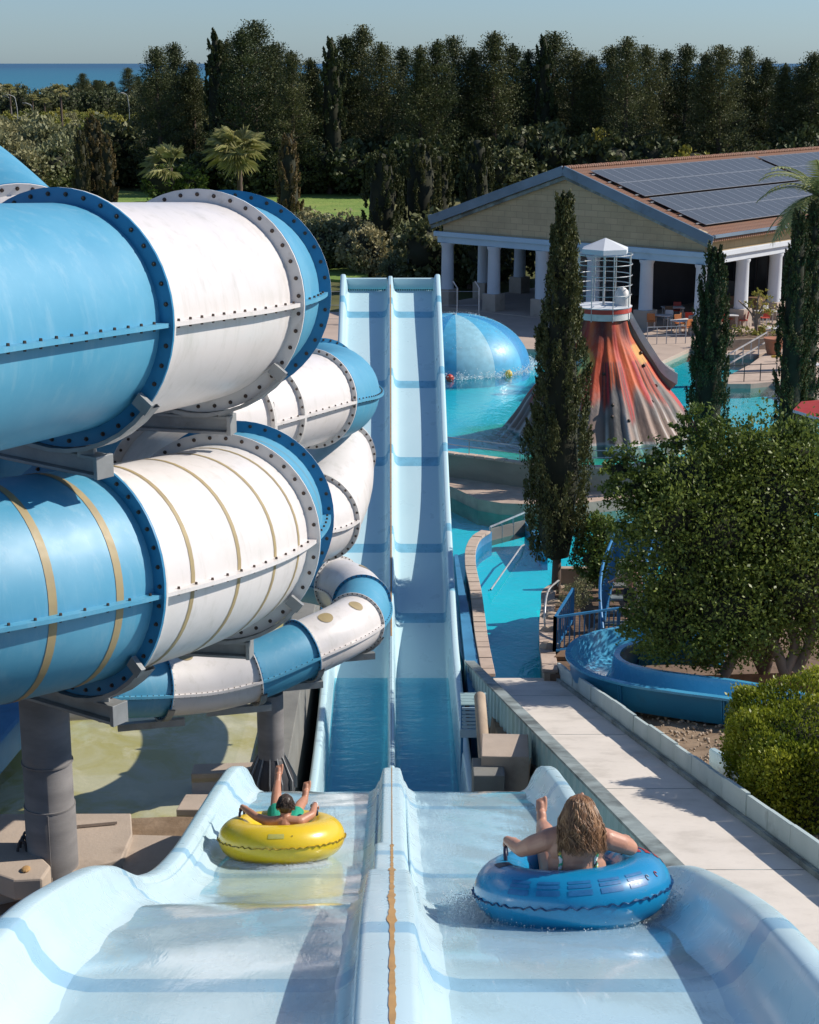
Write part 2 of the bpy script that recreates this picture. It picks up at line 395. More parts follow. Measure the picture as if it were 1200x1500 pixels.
FAR_B = [(floorY(v, 46, 66), .42) for v in (461, 563, 676, 803, 905)]
ys = set(np.round(np.arange(2, 34, .25), 3)) | set(np.round(np.arange(34, 65.6, .5), 3)) | {65.6, 16.39, 16.41}
for yb, wd in NEAR_B + FAR_B: ys |= {round(yb - wd / 2, 3), round(yb + wd / 2, 3)}
ys = sorted(ys)
slide = empty('water_slide', (0, 2, prof(2)), label='pale blue two lane open water slide with a central divider, dropping into a trough and up a far ramp', cat='water slide')
slide['label'] = 'pale blue two lane open slide with a central divider and a steep far ramp'
slide.location = (0, 0, 0)
for side in (-1, 1):
    rows = [section(y, side) for y in ys]
    mb = MB(); C = len(rows[0])
    for i in range(len(ys) - 1):
        ym = (ys[i] + ys[i + 1]) / 2
        inb = any(abs(ym - yb) < wd / 2 for yb, wd in NEAR_B + FAR_B)
        mi = (1 if ym < 30 else 3) if inb else (0 if ym < 27 else 2)
        q = rows[i] + rows[i + 1]
        for j in range(C - 1):
            m2 = 0 if (inb and j >= C - 3) else mi
            mb.f.append((i * C + j, i * C + j + 1, (i + 1) * C + j + 1, (i + 1) * C + j)); mb.m.append(m2)
    mb.v = [p for r_ in rows for p in r_]
    ln = mb.build('slide_lane', [M['slide'], M['band'], M['ramp'], M['rampband']], slide, smooth=50, flip=(side > 0))
    # upturned end board with its bolts
    y = 65.62; W, b = f_W(y), f_b(y); x0, x1 = b - .03, b + W + .05
    bb = MB().box((-.0112 * y + side * (x0 + x1) / 2, y + .07, prof(y) + .18), (x1 - x0, .08, .62), Matrix.Rotation(rad(24), 3, 'X'))
    for k in range(17):
        xx = -.0112 * y + side * (x0 + .1 + (x1 - x0 - .2) * k / 16); bb.ball((xx, y - .12, prof(y) + .03), .032, 6, 4, mi=1)
    bb.build('end_board', [M['ramp'], M['bolt']], slide)
    # water running over the near lanes
rows = []
random.seed(11)
mb = MB(); yy = np.arange(2.1, 23.3, .06); L = []; R_ = []
for y in yy:
    wj = random.uniform(.002, .012) + .014 * max(0, math.sin(y * 2.3 + math.sin(y * 5.1))) ** 2 if y < 16.3 else -.003
    L.append((-.0112 * y - .008 - wj, y, prof(y) + f_hd(y) + .004)); R_.append((-.0112 * y + .008 + wj * random.uniform(.3, 1.1), y, prof(y) + f_hd(y) + .004))
mb.grid([[a, b] for a, b in zip(L, R_)]); mb.build('caulk_seam', M['caulk'], slide); mb = MB()
mb2 = []
for y in np.arange(46, 65.4, .5): mb2.append([(-.0112 * y - .02, y, prof(y) + f_hd(y) + .006), (-.0112 * y + .02, y, prof(y) + f_hd(y) + .006)])
mb.grid(mb2); mb.build('caulk_seam', M['caulk'], slide)
# far ramp supports
for y in (50, 56, 62):
    for sx_ in (-1, 1):
        MB().tube([(sx_ * 1.2 - .6, y, -18.4), (sx_ * 1.2 - .6, y, prof(y) - .1)], .12, 10).build('leg', M['steel'], slide, smooth=60)

M['film'] = watermat('running_water', (.95, .975, .985), .10, 2.4, .22, foam=.38, stretch=(2.6, .30, 1), dist=.014)
for side in (-1, 1):
    rows = []
    for y in np.arange(2, 23.5, .2):
        b, W, c = f_b(y), f_W(y), -.0112 * y
        rows.append([(c + side * (b + .1 + (W - .28) * q), y, prof(y) + .02 + .006 * math.sin(y * 5 + q * 9)) for q in np.linspace(0, 1, 9)])
    o = MB().grid(rows).build('water', M['film'], smooth=180, flip=(side < 0)); tag(o, kind='structure')
M['trough'] = watermat('trough_water', (.30, .72, .82), .03, 1.1, .35, stretch=(.5, 1.6, 1), dist=.06)
for side in (-1, 1):
    rows = []
    for y in np.arange(30.0, 46.6, .6):
        zf = prof(y)
        if zf > Z_TROUGH - .01 and y > 40: break
        b, W, c = f_b(y), f_W(y), -.0112 * y
        rows.append([(c + side * (b - .03), y, Z_TROUGH), (c + side * (b + W - .005), y, Z_TROUGH)])
    o = MB().grid(rows).build('water', M['trough'], flip=(side < 0)); tag(o, kind='structure')
# ------------------------------------------------------------------ enclosed tube slides
def tube_slide(root, pts, r, rf, joints, colours, nb=44, bolt=.035, seg=40, stripes=None, lf=.13, dots=None, hide_long=(), flw=.035):
    """pts: dense centreline; joints: indices of the flanges; colours[i] = shell between joints i and i+1"""
    N = len(pts)
    T = [(pts[min(i + 1, N - 1)] - pts[max(i - 1, 0)]).normalized() for i in range(N)]
    Nn = [t.cross(Vector((0, 0, 1))).normalized() for t in T]; U = [Nn[i].cross(T[i]) for i in range(N)]
    def P(i, a, rr): return pts[i] + (Nn[i] * math.cos(a) + U[i] * math.sin(a)) * rr
    shell = {'b': 'tubeblue', 'w': 'tubewhite'}; fl = {'b': 'flangeblue', 'w': 'flangewhite'}
    for s in range(len(joints) - 1):
        i0, i1 = joints[s], joints[s + 1]; cc = colours[s]
        mb = MB(); mb.grid([[P(i, 2 * PI * k / seg, r) for k in range(seg)] for i in range(i0, i1 + 1)], closed=True)
        sec = mb.build('tube_section', M[shell[cc]], root, smooth=60)
        if stripes and stripes.get(s):
            L = i1 - i0
            for q, wd in stripes[s]:
                ii = i0 + q * L; rows = []
                for e in np.linspace(-wd / 2, wd / 2, 3):
                    x = ii + e; a = int(math.floor(x)); f = x - a; b = min(a + 1, N - 1)
                    rows.append([P(a, 2 * PI * k / seg, r + .006).lerp(P(b, 2 * PI * k / seg, r + .006), f) for k in range(seg)])
                MB().grid(rows, closed=True).build('gold_stripe', M['gold'], sec, smooth=60)
        # longitudinal joint flanges, one each side, with bolt heads above and below
        if s not in hide_long:
            for a0 in (0, PI):
                rows = []; bm = MB(); acc = 0
                for i in range(i0, i1 + 1):
                    d = (Nn[i] if a0 == 0 else -Nn[i]); hh = U[i] * .026
                    o_ = pts[i] + d * (r - .01); e_ = pts[i] + d * (r + lf)
                    rows.append([o_ - hh, e_ - hh, e_ + hh, o_ + hh])
                    if i > i0:
                        acc += (pts[i] - pts[i - 1]).length
                        if acc > bolt * 8.5:
                            acc = 0; c = pts[i] + d * (r + lf * .55)
                            for sg in (1, -1): bm.tube([c + U[i] * sg * .02, c + U[i] * sg * (.028 + bolt * 1.25)], [bolt, bolt * .8], 6, mi=1)
                bm.grid(rows, closed=True).build('side_flange', [M['tubewhite'] if cc == 'w' else M['tubeblue'], M['bolt']], root, smooth=30)
    for s, i in enumerate(joints):
        for k_, cc in ((-1, colours[s - 1] if s > 0 else None), (1, colours[s] if s < len(joints) - 1 else None)):
            if cc is None: continue
            t0 = pts[i] + T[i] * (k_ * flw * 1.0); t1 = pts[i] + T[i] * (k_ * .001)
            ring = []
            for k in range(seg):
                a = 2 * PI * k / seg; d = Nn[i] * math.cos(a) + U[i] * math.sin(a)
                ring.append([t1 + d * rf, t0 + d * rf, t0 + d * (r - .01)])
            bm = MB().grid(ring + [ring[0]]); off = .5 * (s % 2)
            for k in range(nb):
                a = 2 * PI * (k + off) / nb; d = Nn[i] * math.cos(a) + U[i] * math.sin(a); c = t0 + d * (r * .42 + rf * .58)
                bm.tube([c, c + T[i] * (k_ * bolt * .5)], [bolt * 1.35, bolt * 1.3], 8, mi=1); bm.tube([c + T[i] * (k_ * bolt * .4), c + T[i] * (k_ * bolt * 1.5)], [bolt * .85, bolt * .8], 6, mi=1)
            bm.build('end_flange', [M[fl[cc]], M['bolt']], root, smooth=30)
    return P, T, Nn, U

# --- the big spiral (upper and lower pass in view)
HC, HR = Vector((-11.0, 25.4)), 8.3
f_phi = hermite((-150, -60, -37, -12, 2, 30, 120, 298, 325, 350, 364, 390, 480, 560), (-2.05, -2.72, -2.94, -3.2, -3.36, -3.85, -4.6, -6.0, -6.27, -6.70, -6.93, -7.45, -8.2, -9.0))
def hp(ph, dr=0, dz=0):
    if ph < -21:                                     # straight lead-in before the turn
        b = rad(-21); q = rad(ph + 21) * HR
        return Vector((HC.x + (HR + dr) * math.cos(b) - math.sin(b) * q, HC.y + (HR + dr) * math.sin(b) + math.cos(b) * q, f_phi(ph) + dz))
    a = rad(ph); return Vector((HC.x + (HR + dr) * math.cos(a), HC.y + (HR + dr) * math.sin(a), f_phi(ph) + dz))
phis = list(np.arange(-92, 500.01, 1.0))
def ix(p): return int(round(p + 92))
jn = [-92, -64, -38, -13, 1, 30, 60, 90, 120, 150, 180, 210, 240, 270, 298, 325, 351, 364, 394, 424, 454, 484]
cols = ['w' if i % 2 == 0 else 'b' for i in range(len(jn) - 1)]
i_w = jn.index(-38)
for i in range(len(cols)): cols[i] = 'w' if (i - i_w) % 2 == 0 else 'b'
k = jn.index(325)
if cols[k] != 'w':
    for i in range(k - 3, len(cols)): cols[i] = 'w' if (i - k) % 2 == 0 else 'b'
spiral = empty('tube_slide', (0, 0, 0), label='largest blue and white enclosed tube slide, gold stripes on its lower turn', cat='tube slide')
st = {k - 1: [(.08, .68), (.36, .68), (.655, .68), (.93 - .06, .68)], k: [(.16, .46), (.40, .5), (.645, .5), (.87, .5)], k + 1: [(.28, .14), (.62, .14)]}
Ph, Th, Nh, Uh = tube_slide(spiral, [hp(p) for p in phis], 1.35, 1.53, [ix(p) for p in jn], cols, 38, .0215, 56, st, hide_long=[i for i in range(len(cols)) if jn[i] > 30 and jn[i] < 290 and i % 2])
def cradle(parent, i, r0, a0, a1, dt=.14):
    pts_ = []
    for a in np.linspace(a0, a1, 12):
        d = Nh[i] * math.cos(a) + Uh[i] * math.sin(a); pts_.append(d)
    c = hp(phis[i]); rows = [[c + d * r0 - Th[i] * dt, c + d * r0 + Th[i] * dt, c + d * (r0 + .05) + Th[i] * dt, c + d * (r0 + .05) - Th[i] * dt] for d in pts_]
    mb = MB().grid(rows, closed=True)
    for d in (pts_[0], pts_[-1]):
        q = c + d * (r0 - .03); mb.bar(q + d * .1 - Th[i] * .13, q - d * .12 - Th[i] * .13, .07, .16)
    return mb.build('cradle', M['steel'], parent, smooth=40)
mast = MB().tube([(HC.x, HC.y, -18), (HC.x, HC.y, .3)], .6, 24).build('mast', M['pile'], smooth=50)
tag(mast, 'tall grey column at the centre of the blue and white spiral tube', 'column')
mast.name = 'column'
for ph, side in ((-38, 1), (-13, 1), (325, 1), (351, 1), (60, 1), (120, 1), (180, 1), (240, 1)):
    i = ix(ph); cradle(spiral, i, 1.54, rad(-140), rad(-38))
    hq = hp(ph); z = hq.z; d = Vector((hq.x - HC.x, hq.y - HC.y, 0)); HD = d.length; d.normalize()
    ext = .62 if ph in (-38, 325) else .42
    mb = MB(); p0 = Vector((HC.x, HC.y, z - 1.60)) + d * .6; p1 = Vector((HC.x, HC.y, z - 1.60)) + d * (HD + ext)
    mb.bar(p0, p1, .24, .04); mb.bar(p0 - Vector((0, 0, .22)), p1 - Vector((0, 0, .22)), .24, .04); mb.bar(p0 - Vector((0, 0, .11)), p1 - Vector((0, 0, .11)), .05, .18)
    mb.bar(p1 - Vector((0, 0, .11)) - d * .02, p1 - Vector((0, 0, .11)) + d * .04, .27, .28)
    for q in (-.55, .35): mb.box(Vector((HC.x, HC.y, z - 1.56)) + d * (HD + q), (.2, .2, .1))
    mb.build('support_arm', M['steel'], spiral, bevel=.006)
# thick pile under the lower pass
c = PZ(92, 1287, -10.9)
pl = empty('column', (0, 0, 0), label='thick weathered grey pile standing on the tan slab beside the near slide', cat='column')
mb = MB().tube([(c.x - .12, c.y, -11.4), (c.x - .12, c.y, -9.8), (c.x - .12, c.y, -9.78), (c.x - .12, c.y, -7.98)], [.345, .345, .33, .33], 36)
mb.build('shaft', M['pile'], pl, smooth=40)
mb = MB()
for z in (-9.79, -9.15): mb.tube([(c.x - .12, c.y, z - .012), (c.x - .12, c.y, z + .012)], .349, 36)
mb.build('band', M['pile'], pl, smooth=40)
MB().box((c.x - .08, c.y - .347, -10.35), (.02, .02, 1.1)).build('conduit', M['pile'], pl)
cb = MB(); 
for k_ in range(3):
    cb.tube([(c.x - .5 + .05 * math.cos(a_) * (1 + .2 * k_), c.y - .12 * k_ + .1, -10.55 + .3 * math.sin(a_)) for a_ in np.linspace(0, 5.5, 24)], .02, 6)
o = cb.build('cable_coil', M['darkmetal'], smooth=60); tag(o, 'dark coil of hose hanging behind the thick grey pile', 'hose')
# beam crossing from pile to the tube arm

# --- inlet tube at upper left
ip = [PY(-150, 250, 33), PY(-100, 280, 31), PY(-50, 322, 29.2), PY(18, 398, 27.2), PY(60, 470, 25.6), PY(80, 520, 24.4)]
ip, s_ = curve_pts(ip, .12)
inlet = empty('tube_slide', (0, 0, 0), label='blue tube bend at the upper left dipping behind the top of the large spiral', cat='tube slide')
iy = [min(range(len(ip)), key=lambda k: abs(ip[k].y - y)) for y in (32.9, 27.1, 25.2)]
tube_slide(inlet, ip, 1.35, 1.53, iy, ['b', 'w'], 38, .025, 48)

# --- medium tube behind the spiral
mp = [PY(250, 640, 30.0), PY(344, 613, 31.0), PY(385, 602, 31.7), PY(455, 584, 33.2), PY(484, 580, 34.6), PY(494, 573, 36.2), PY(470, 560, 38.0), PY(410, 556, 39.2), PY(340, 575, 39.6)]
mp, s_ = curve_pts(mp, .1)
med = empty('tube_slide', (0, 0, 0), label='medium white tube turn with a pale blue bend, upper of two behind the large spiral', cat='tube slide')
def near_i(pts, p): return min(range(len(pts)), key=lambda k: (pts[k] - p).length)
jj = [0] + [near_i(mp, PY(*q)) for q in ((344, 613, 31.0), (385, 602, 31.7), (455, 584, 33.2), (470, 560, 38.0))] + [len(mp) - 1]
Pm, *_ = tube_slide(med, mp, .90, 1.0, jj, ['w', 'w', 'w', 'b', 'w'], 34, .019, 44, lf=.10, hide_long=(0, 4), flw=.03)
mp2 = [PY(300, 800, 30.5), PY(390, 775, 32.2), PY(462, 757, 33.9), PY(482, 722, 35.0), PY(486, 672, 36.4), PY(455, 640, 37.8), PY(400, 640, 38.6), PY(330, 655, 39)]
mp2, s_ = curve_pts(mp2, .1)
med2 = empty('tube_slide', (0, 0, 0), label='medium white tube turn emerging from behind the gold striped spiral turn', cat='tube slide')
jj = [0] + [near_i(mp2, PY(*q)) for q in ((390, 775, 32.2), (462, 757, 33.9), (486, 672, 36.4))] + [len(mp2) - 1]
tube_slide(med2, mp2, .88, .98, jj, ['b', 'w', 'w', 'w'], 34, .019, 44, lf=.10, hide_long=(0, 2, 3), flw=.03)
# dark sight window in the medium tube
q = PY(375, 603, 31.0); MB().box(PY(378, 600, 30.55), (.62, .05, .2), Matrix.Rotation(rad(-8), 3, 'Y')).build('sight_window', M['darkmetal'], med)

# --- small tube with gold dots
sp = [PY(60, 1012, 30.6), PY(150, 1008, 31.2), PY(240, 1005, 31.8), PY(300, 1000, 32.2), PY(365, 985, 32.6), PY(442, 952, 33.3), PY(490, 930, 33.9), PY(520, 912, 34.7), PY(530, 884, 36.2), PY(512, 862, 37.5), PY(465, 848, 38.4), PY(400, 838, 38.8)]
sp, s_ = curve_pts(sp, .06)
sm = empty('tube_slide', (0, 0, 0), label='small blue and white tube slide with gold dots, lowest of the tubes', cat='tube slide')
jq = [(150, 1008, 31.2), (235, 1005, 31.8), (365, 985, 32.6), (442, 952, 33.3), (520, 912, 34.7), (530, 884, 36.2), (495, 856, 38.0)]
jj = [0] + [near_i(sp, PY(*q)) for q in jq] + [len(sp) - 1]
Ps, Ts, Ns, Us = tube_slide(sm, sp, .60, .665, jj, ['w', 'b', 'w', 'b', 'w', 'b', 'w', 'b'], 36, .012, 40, lf=.07, hide_long=(0,), flw=.02)
def gold_dot(i, a, rr):
    rows = []
    c0 = sp[i]; n_ = Ns[i] * math.cos(a) + Us[i] * math.sin(a); tt = Ts[i]; ss = tt.cross(n_)
    for q in np.linspace(0.001, 1, 5):
        ring = []
        for k_ in range(20):
            b = 2 * PI * k_ / 20; x = q * rr * math.cos(b); y = q * rr * math.sin(b); aa = y / .607
            ring.append(c0 + tt * x + (n_ * math.cos(aa) + ss * math.sin(aa)) * .608)
        rows.append(ring)
    return MB().grid(rows, closed=True).build('gold_dot', M['gold'], sm, smooth=180)
ia, ib = near_i(sp, PY(467, 941, 33.6)), near_i(sp, PY(503, 922, 34.3))
gold_dot(ia + 2, rad(72), .16); gold_dot(ib, rad(66), .16); gold_dot(near_i(sp, PY(515, 864, 37.3)), rad(60), .16); gold_dot(near_i(sp, PY(268, 1003, 32)), rad(86), .16)
# slim steel cradles and arms below the small tube
for q in ((235, 1005, 31.8), (365, 985, 32.6), (442, 952, 33.3), (520, 912, 34.7)):
    i = near_i(sp, PY(*q)); rows = []
    for a in np.linspace(rad(-150), rad(-25), 10):
        d = Ns[i] * math.cos(a) + Us[i] * math.sin(a); rows.append([sp[i] + d * .668 - Ts[i] * .07, sp[i] + d * .668 + Ts[i] * .07, sp[i] + d * .70 + Ts[i] * .07, sp[i] + d * .70 - Ts[i] * .07])
    mb = MB().grid(rows, closed=True); p = sp[i] - Vector((0, 0, .78)); d = Vector((.97, .25, 0))
    mb.bar(p - d * .9, p + d * .42, .14, .14); mb.build('cradle', M['steel'], sm)
# dark pile with finned collar
b0 = PZ(398, 1137, Z_TUBEPOOL); b0 = Vector((b0.x, b0.y, 0))
pl2 = empty('column', (0, 0, 0), label='slim grey pile with a finned collar standing in the shallow pool', cat='column')
MB().tube([(b0.x, b0.y, -15.2), (b0.x, b0.y, -12.55)], .275, 28).build('shaft', M['pile'], pl2, smooth=50)
mb = MB().lathe([(.28, .45), (.30, .42), (.46, .04), (.48, -.3)], 24, (b0.x, b0.y, Z_TUBEPOOL)); mb.build('collar', M['darkmetal'], pl2, smooth=40)
mb = MB()
for k_ in range(12):
    a = 2 * PI * k_ / 12; d = Vector((math.cos(a), math.sin(a), 0)); n_ = Vector((-d.y, d.x, 0)) * .012; o = Vector((b0.x, b0.y, Z_TUBEPOOL))
    q = [o + d * .29 + Vector((0, 0, .5)), o + d * .53 + Vector((0, 0, .0)), o + d * .53 - Vector((0, 0, .25)), o + d * .29 - Vector((0, 0, .25))]
    mb.add([p + n_ for p in q] + [p - n_ for p in q], [(0, 1, 2, 3), (7, 6, 5, 4), (0, 4, 5, 1), (1, 5, 6, 2)])
mb.build('fin_ring', M['steel'], pl2)

# ------------------------------------------------------------------ shallow pool below the tubes
t = NT('mossy_pool_floor'); v = t.obj()
c = t.mix(t.ramp(t.noise(v, .45, 5, .6, .8), .44, .60), (.50, .48, .36), (.40, .36, .11))
c = t.mix(t.ramp(t.noise(v, .8, 6, .7, .5), .52, .72), c, (.60, .57, .46))
c = t.mix(t.math('MULTIPLY', t.ramp(t.noise(v, .3, 5, .6), .56, .74), .6), c, (.08, .09, .05))
M['moss'] = t.surf(t.pbr(c, .9, t.bump(t.noise(v, 5, 5), .3, .03)))
tp = [(-17, 29.6), (-4.9, 29.6), (-4.2, 31.5), (-3.35, 34), (-3.1, 46), (-17, 46)]
o = MB().prism(tp, -15.8, -14.78).build('pool_floor', M['moss']); tag(o, kind='structure')
o = MB().add([(x, y, Z_TUBEPOOL) for x, y in tp], [tuple(range(6))]).build('water', watermat('shallow_pool_water', (.93, .94, .86), .02, 2.2, .14, dist=.03)); tag(o, kind='structure')
# kerbs and slabs beside it
a = PZ(0, 1192, -10.72); 
def slab(name, px, z, th, mat, label=None, kind=None, bevel=.02, cat='slab'):
    o = MB().prism([tuple(PZ(u, v, z).xy) for u, v in px], z - th, z).build(name, mat, bevel=bevel)
    if kind: tag(o, kind=kind)
    else: tag(o, label, cat)
    return o
slab('concrete_slab', [(-60, 1192), (192, 1191), (194, 1221), (178, 1258), (-60, 1320)], -10.7, .5, M['concrete'], 'large tan concrete slab around the foot of the thick pile')
slab('concrete_slab', [(194, 1222), (275, 1224), (300, 1235), (250, 1290), (180, 1290), (178, 1262)], -10.82, .5, M['concrete'], 'smaller cracked tan slab between the pile slab and the near slide wall')
slab('concrete_kerb', [(60, 1206), (160, 1199), (172, 1203), (62, 1213)], -10.64, .05, M['concrete'], 'thin raised kerb strip on top of the large tan slab', cat='kerb', bevel=.005)
# low ledges along the pool edge in front of the column
def wbox(name, c, d, mat, rz=0, label=None, cat=None, bevel=.02):
    o = MB().box((0, 0, 0), d).build(name, mat, bevel=bevel); o.location = c; o.rotation_euler = (0, 0, rz)
    if label: tag(o, label, cat)
    return o
p = PZ(320, 1170, -14.3); slab('pool_ledge', [(272, 1163), (420, 1163), (420, 1186), (258, 1186)], -14.28, .6, M['concrete'], 'wide pale ledge at the near edge of the mossy shallow pool', cat='ledge')
slab('pool_ledge', [(284, 1119), (372, 1116), (372, 1131), (280, 1134)], -14.3, .5, M['concrete'], 'narrow far ledge crossing the mossy shallow pool before the column', cat='ledge')
slab('pool_ledge', [(225, 1206), (410, 1206), (410, 1230), (200, 1230)], -14.25, .8, M['stone'], 'dark stained ledge nearest the slide wall at the mossy pool', cat='ledge')
# concrete apron between pool and ramp, its shadow put into the dark grey
ap = [(-3.3, 30), (-2.62, 30), (-2.62, 48), (-3.2, 48)]
o = MB().prism(ap, -18, -14.6).build('retaining_wall', M['greyconc'], bevel=.02); tag(o, 'shadow-grey concrete wall between the mossy pool and the trough of the slide', 'wall')
# broken slab and small stones on the dirt at left
rk = MB().prism([tuple(PZ(u, v, -10.45).xy) for u, v in [(-20, 1236), (38, 1236), (75, 1271), (62, 1290), (20, 1292), (-20, 1278)]], -10.72, -10.42).build('broken_slab', M['concrete'], bevel=.03)
tag(rk, 'broken tan concrete piece with a rusty stain lying before the pile', 'concrete piece')
st_ = MB().ball(PZ(38, 1273, -10.4), .09, 10, 7, sc=(.7, 1, .35)).build('rust_stain', M['caulk'], rk)
random.seed(5)
for k_, (u, v) in enumerate([(8, 1318), (30, 1307), (18, 1345), (44, 1300)]):
    mb = MB(); mb.ball((0, 0, 0), .07 + .02 * k_, 8, 6, sc=(1.2, .9, .55))
    mb.v = [(x * random.uniform(.8, 1.2), y * random.uniform(.8, 1.2), z) for x, y, z in mb.v]
    o = mb.build('stone', M['stone'], smooth=40); o.location = PZ(u, v, -10.9); tag(o, 'small tan stone lying on the dirt by the near slide wall', 'stone', 'loose stones on the dirt')
# blue open flume at the far left edge
fl = empty('flume', (0, 0, 0), label='blue open flume running out of the picture at the left behind the pile', cat='flume')
A0, B0 = PY(75, 975, 38), PY(-120, 1195, 31)
t_ = (B0 - A0).normalized(); n_ = t_.cross(Vector((0, 0, 1))).normalized()
def flume_rows(A, B, n_, wd, h):
    sec = [(-wd / 2 - .12, h - .03), (-wd / 2 - .1, h), (-wd / 2, h), (-wd / 2 + .03, h - .1), (-wd / 2 + .15, .12), (-wd / 2 + .35, 0), (wd / 2 - .35, 0), (wd / 2 - .15, .12), (wd / 2 - .03, h - .1), (wd / 2, h), (wd / 2 + .1, h), (wd / 2 + .12, h - .03), (wd / 2 + .1, -.1), (0, -.25), (-wd / 2 - .1, -.1)]
    return [[A.lerp(B, q) + n_ * x + Vector((0, 0, z)) for x, z in sec] for q in np.linspace(0, 1, 12)]
MB().grid(flume_rows(A0, B0, n_, 1.5, .55), closed=True).build('channel', M['bluepaint'], fl, smooth=40)
for q in (.2, .6): MB().bar(A0.lerp(B0, q) - Vector((0, 0, .2)), A0.lerp(B0, q) - Vector((0, 0, 6)), .2).build('leg', M['steel'], fl)
# ------------------------------------------------------------------ right side: path, corrugated parapet, low wall
ends = [(8, 43.4)]
y0, y1 = 8.0, 43.4
px = lambda y: parapet_x(y)
rows = [[(px(y) - .1, y, path_z(y) - .22), (px(y) - .1, y, path_z(y)), (path_rx(y) + .05, y, path_z(y)), (path_rx(y) + .05, y, path_z(y) - .22)] for y in np.linspace(y0, y1, 24)]
mb = MB().grid(rows); mb.add(rows[-1], [(0, 1, 2, 3)])
o = mb.build('path', M['path']); tag(o, kind='structure')
for k in range(6):
    y = 10.5 + 5.9 * k; MB().bar((px(y) + .01, y, path_z(y) + .002), (path_rx(y) - .03, y, path_z(y) + .002), .014, .004).build('joint', M['darkcap'], o)
par = empty('parapet', (0, 0, 0), label='long pale teal corrugated metal parapet on the slide side of the path', cat='parapet')
rows = []; n = 620
for k in range(n + 1):
    y = y0 + (y1 + 1.0 - y0) * k / n; ph = (k % 10) / 10
    off = .0 if ph < .45 else (.045 if .5 <= ph < .95 else .02)
    x = px(y) - .19 - off
    rows.append([(x, y, path_z(y) + .40), (x, y, path_z(y) - .68)])
MB().grid(rows).build('corrugated_sheet', M['metalteal'], par)
rows = [[(px(y) - .27, y, path_z(y) + .37), (px(y) - .27, y, path_z(y) + .42), (px(y), y, path_z(y) + .42), (px(y), y, path_z(y) - .02), (px(y) - .12, y, path_z(y) - .02), (px(y) - .12, y, path_z(y) + .37)] for y in np.linspace(y0, y1 + .6, 40)]
MB().grid(rows, closed=True).build('cap_rail', M['darkcap'], par, smooth=20)
lw = empty('low_wall', (0, 0, 0), label='low wall of weathered pale panels along the garden side of the path', cat='wall')
k = 0; y = y0
while y < y1 - .4:
    L = 1.12 if k % 3 else 1.28; ye = min(y + L - .018, y1 + .4); random.seed(k)
    h = .46 + random.uniform(-.02, .025)
    a = Vector((path_rx(y) + .08, y, path_z(y))); b = Vector((path_rx(ye) + .08, ye, path_z(ye))); tx = random.uniform(-.012, .012)
    vs = []
    for p in (a, b):
        for dx, dz in ((tx, -.1), (tx, h), (.075 + tx, h), (.075 + tx, -.1)): vs.append(p + Vector((dx, 0, dz)))
    MB().add(vs, [(0, 1, 2, 3), (7, 6, 5, 4), (0, 4, 5, 1), (1, 5, 6, 2), (2, 6, 7, 3)]).build('panel', M['wallteal'], lw, bevel=.006)
    y += L; k += 1
rows = [[(path_rx(y) - .02, y, path_z(y) + .09), (path_rx(y) + .06, y, path_z(y) + .09), (path_rx(y) + .06, y, path_z(y) - .02), (path_rx(y) - .02, y, path_z(y) - .02)] for y in np.linspace(y0, y1, 20)]
MB().grid(rows, closed=True).build('kerb', M['darkcap'], lw)

# dark pit under the parapet: concrete blocks, a pipe post and a slatted step
wbox('concrete_block', PY(742, 1139, 31.5) + Vector((.0, .6, 0)), (.95, 1.2, .9), M['concrete'], -.05, 'stained tan concrete block under the corrugated parapet', 'block')
wbox('concrete_block', PY(715, 1150, 31.5), (.62, .9, .8), M['greyconc'], 0, 'dark grey concrete block beside the trough wall', 'block')
pp = MB().tube([PY(703, 1020, 36.0), PY(711, 1128, 33.2)], .13, 12).build('pipe', M['stone'], smooth=50); tag(pp, 'mud stained tan pipe leaning in the pit beside the trough', 'pipe')
bw = MB().prism([(1.55, 40), (2.02, 40), (1.62, 55), (1.50, 55)], -18, -15.95).build('channel_wall', M['bluepaint'])
tag(bw, 'blue painted wall beside the foot of the far slide ramp', 'wall')
stp = empty('slatted_step', (0, 0, 0), label='pale blue slatted platform between the ramp and the path wall', cat='platform')
c = PY(694, 1024, 38.0)
for k in range(8): MB().box(c + Vector((0, -.35 + .1 * k, .0)), (.62, .075, .03)).build('slat', M['metalteal'], stp)
for k in range(6): MB().box(c + Vector((.02, -.42, -.08 - .09 * k)), (.62, .03, .06)).build('slat', M['bluewhite'], stp)
for sx_ in (-.28, .28): MB().bar(c + Vector((sx_, -.3, -.02)), c + Vector((sx_, -.3, -2.2)), .06).build('leg', M['bluerail'], stp)
MB().bar(c + Vector((-.33, -.4, -.7)), c + Vector((.33, -.4, -.7)), .08, .2).build('cross_bar', M['bluewhite'], stp)

# ------------------------------------------------------------------ lower lazy pool, its walls and garden island
t = NT('turquoise_pool_floor'); v = t.obj()
c = t.mix(t.ramp(t.noise(v, .35, 4), .3, .7), (.010, .50, .58), (.02, .60, .66))
M['poolfloor'] = t.surf(t.pbr(c, .7))
M['poolwater'] = watermat('pool_water', (.42, .90, .93), .05, 1.6, .45, foam=0, stretch=(1, .6, 1), dist=.06)
W_ = 70
lf_ = [(-16.5, 46.5), (-2.2, 46.5), (1.55, 52), (1.55, 43.3), (12, 43.3), (60, 56), (60, 68), (-16.5, 68)]
o = MB().prism([(-16.5, 46.2), (W_, 46.2), (W_, 69), (-16.5, 69)], -18.1, -16.85).build('pool_floor', M['poolfloor']); tag(o, kind='structure')
o = MB().prism([(1.6, 43.3), (12, 43.3), (12, 46.3), (1.6, 46.3)], -18.1, -16.8).build('pool_floor', M['poolfloor']); tag(o, kind='structure')
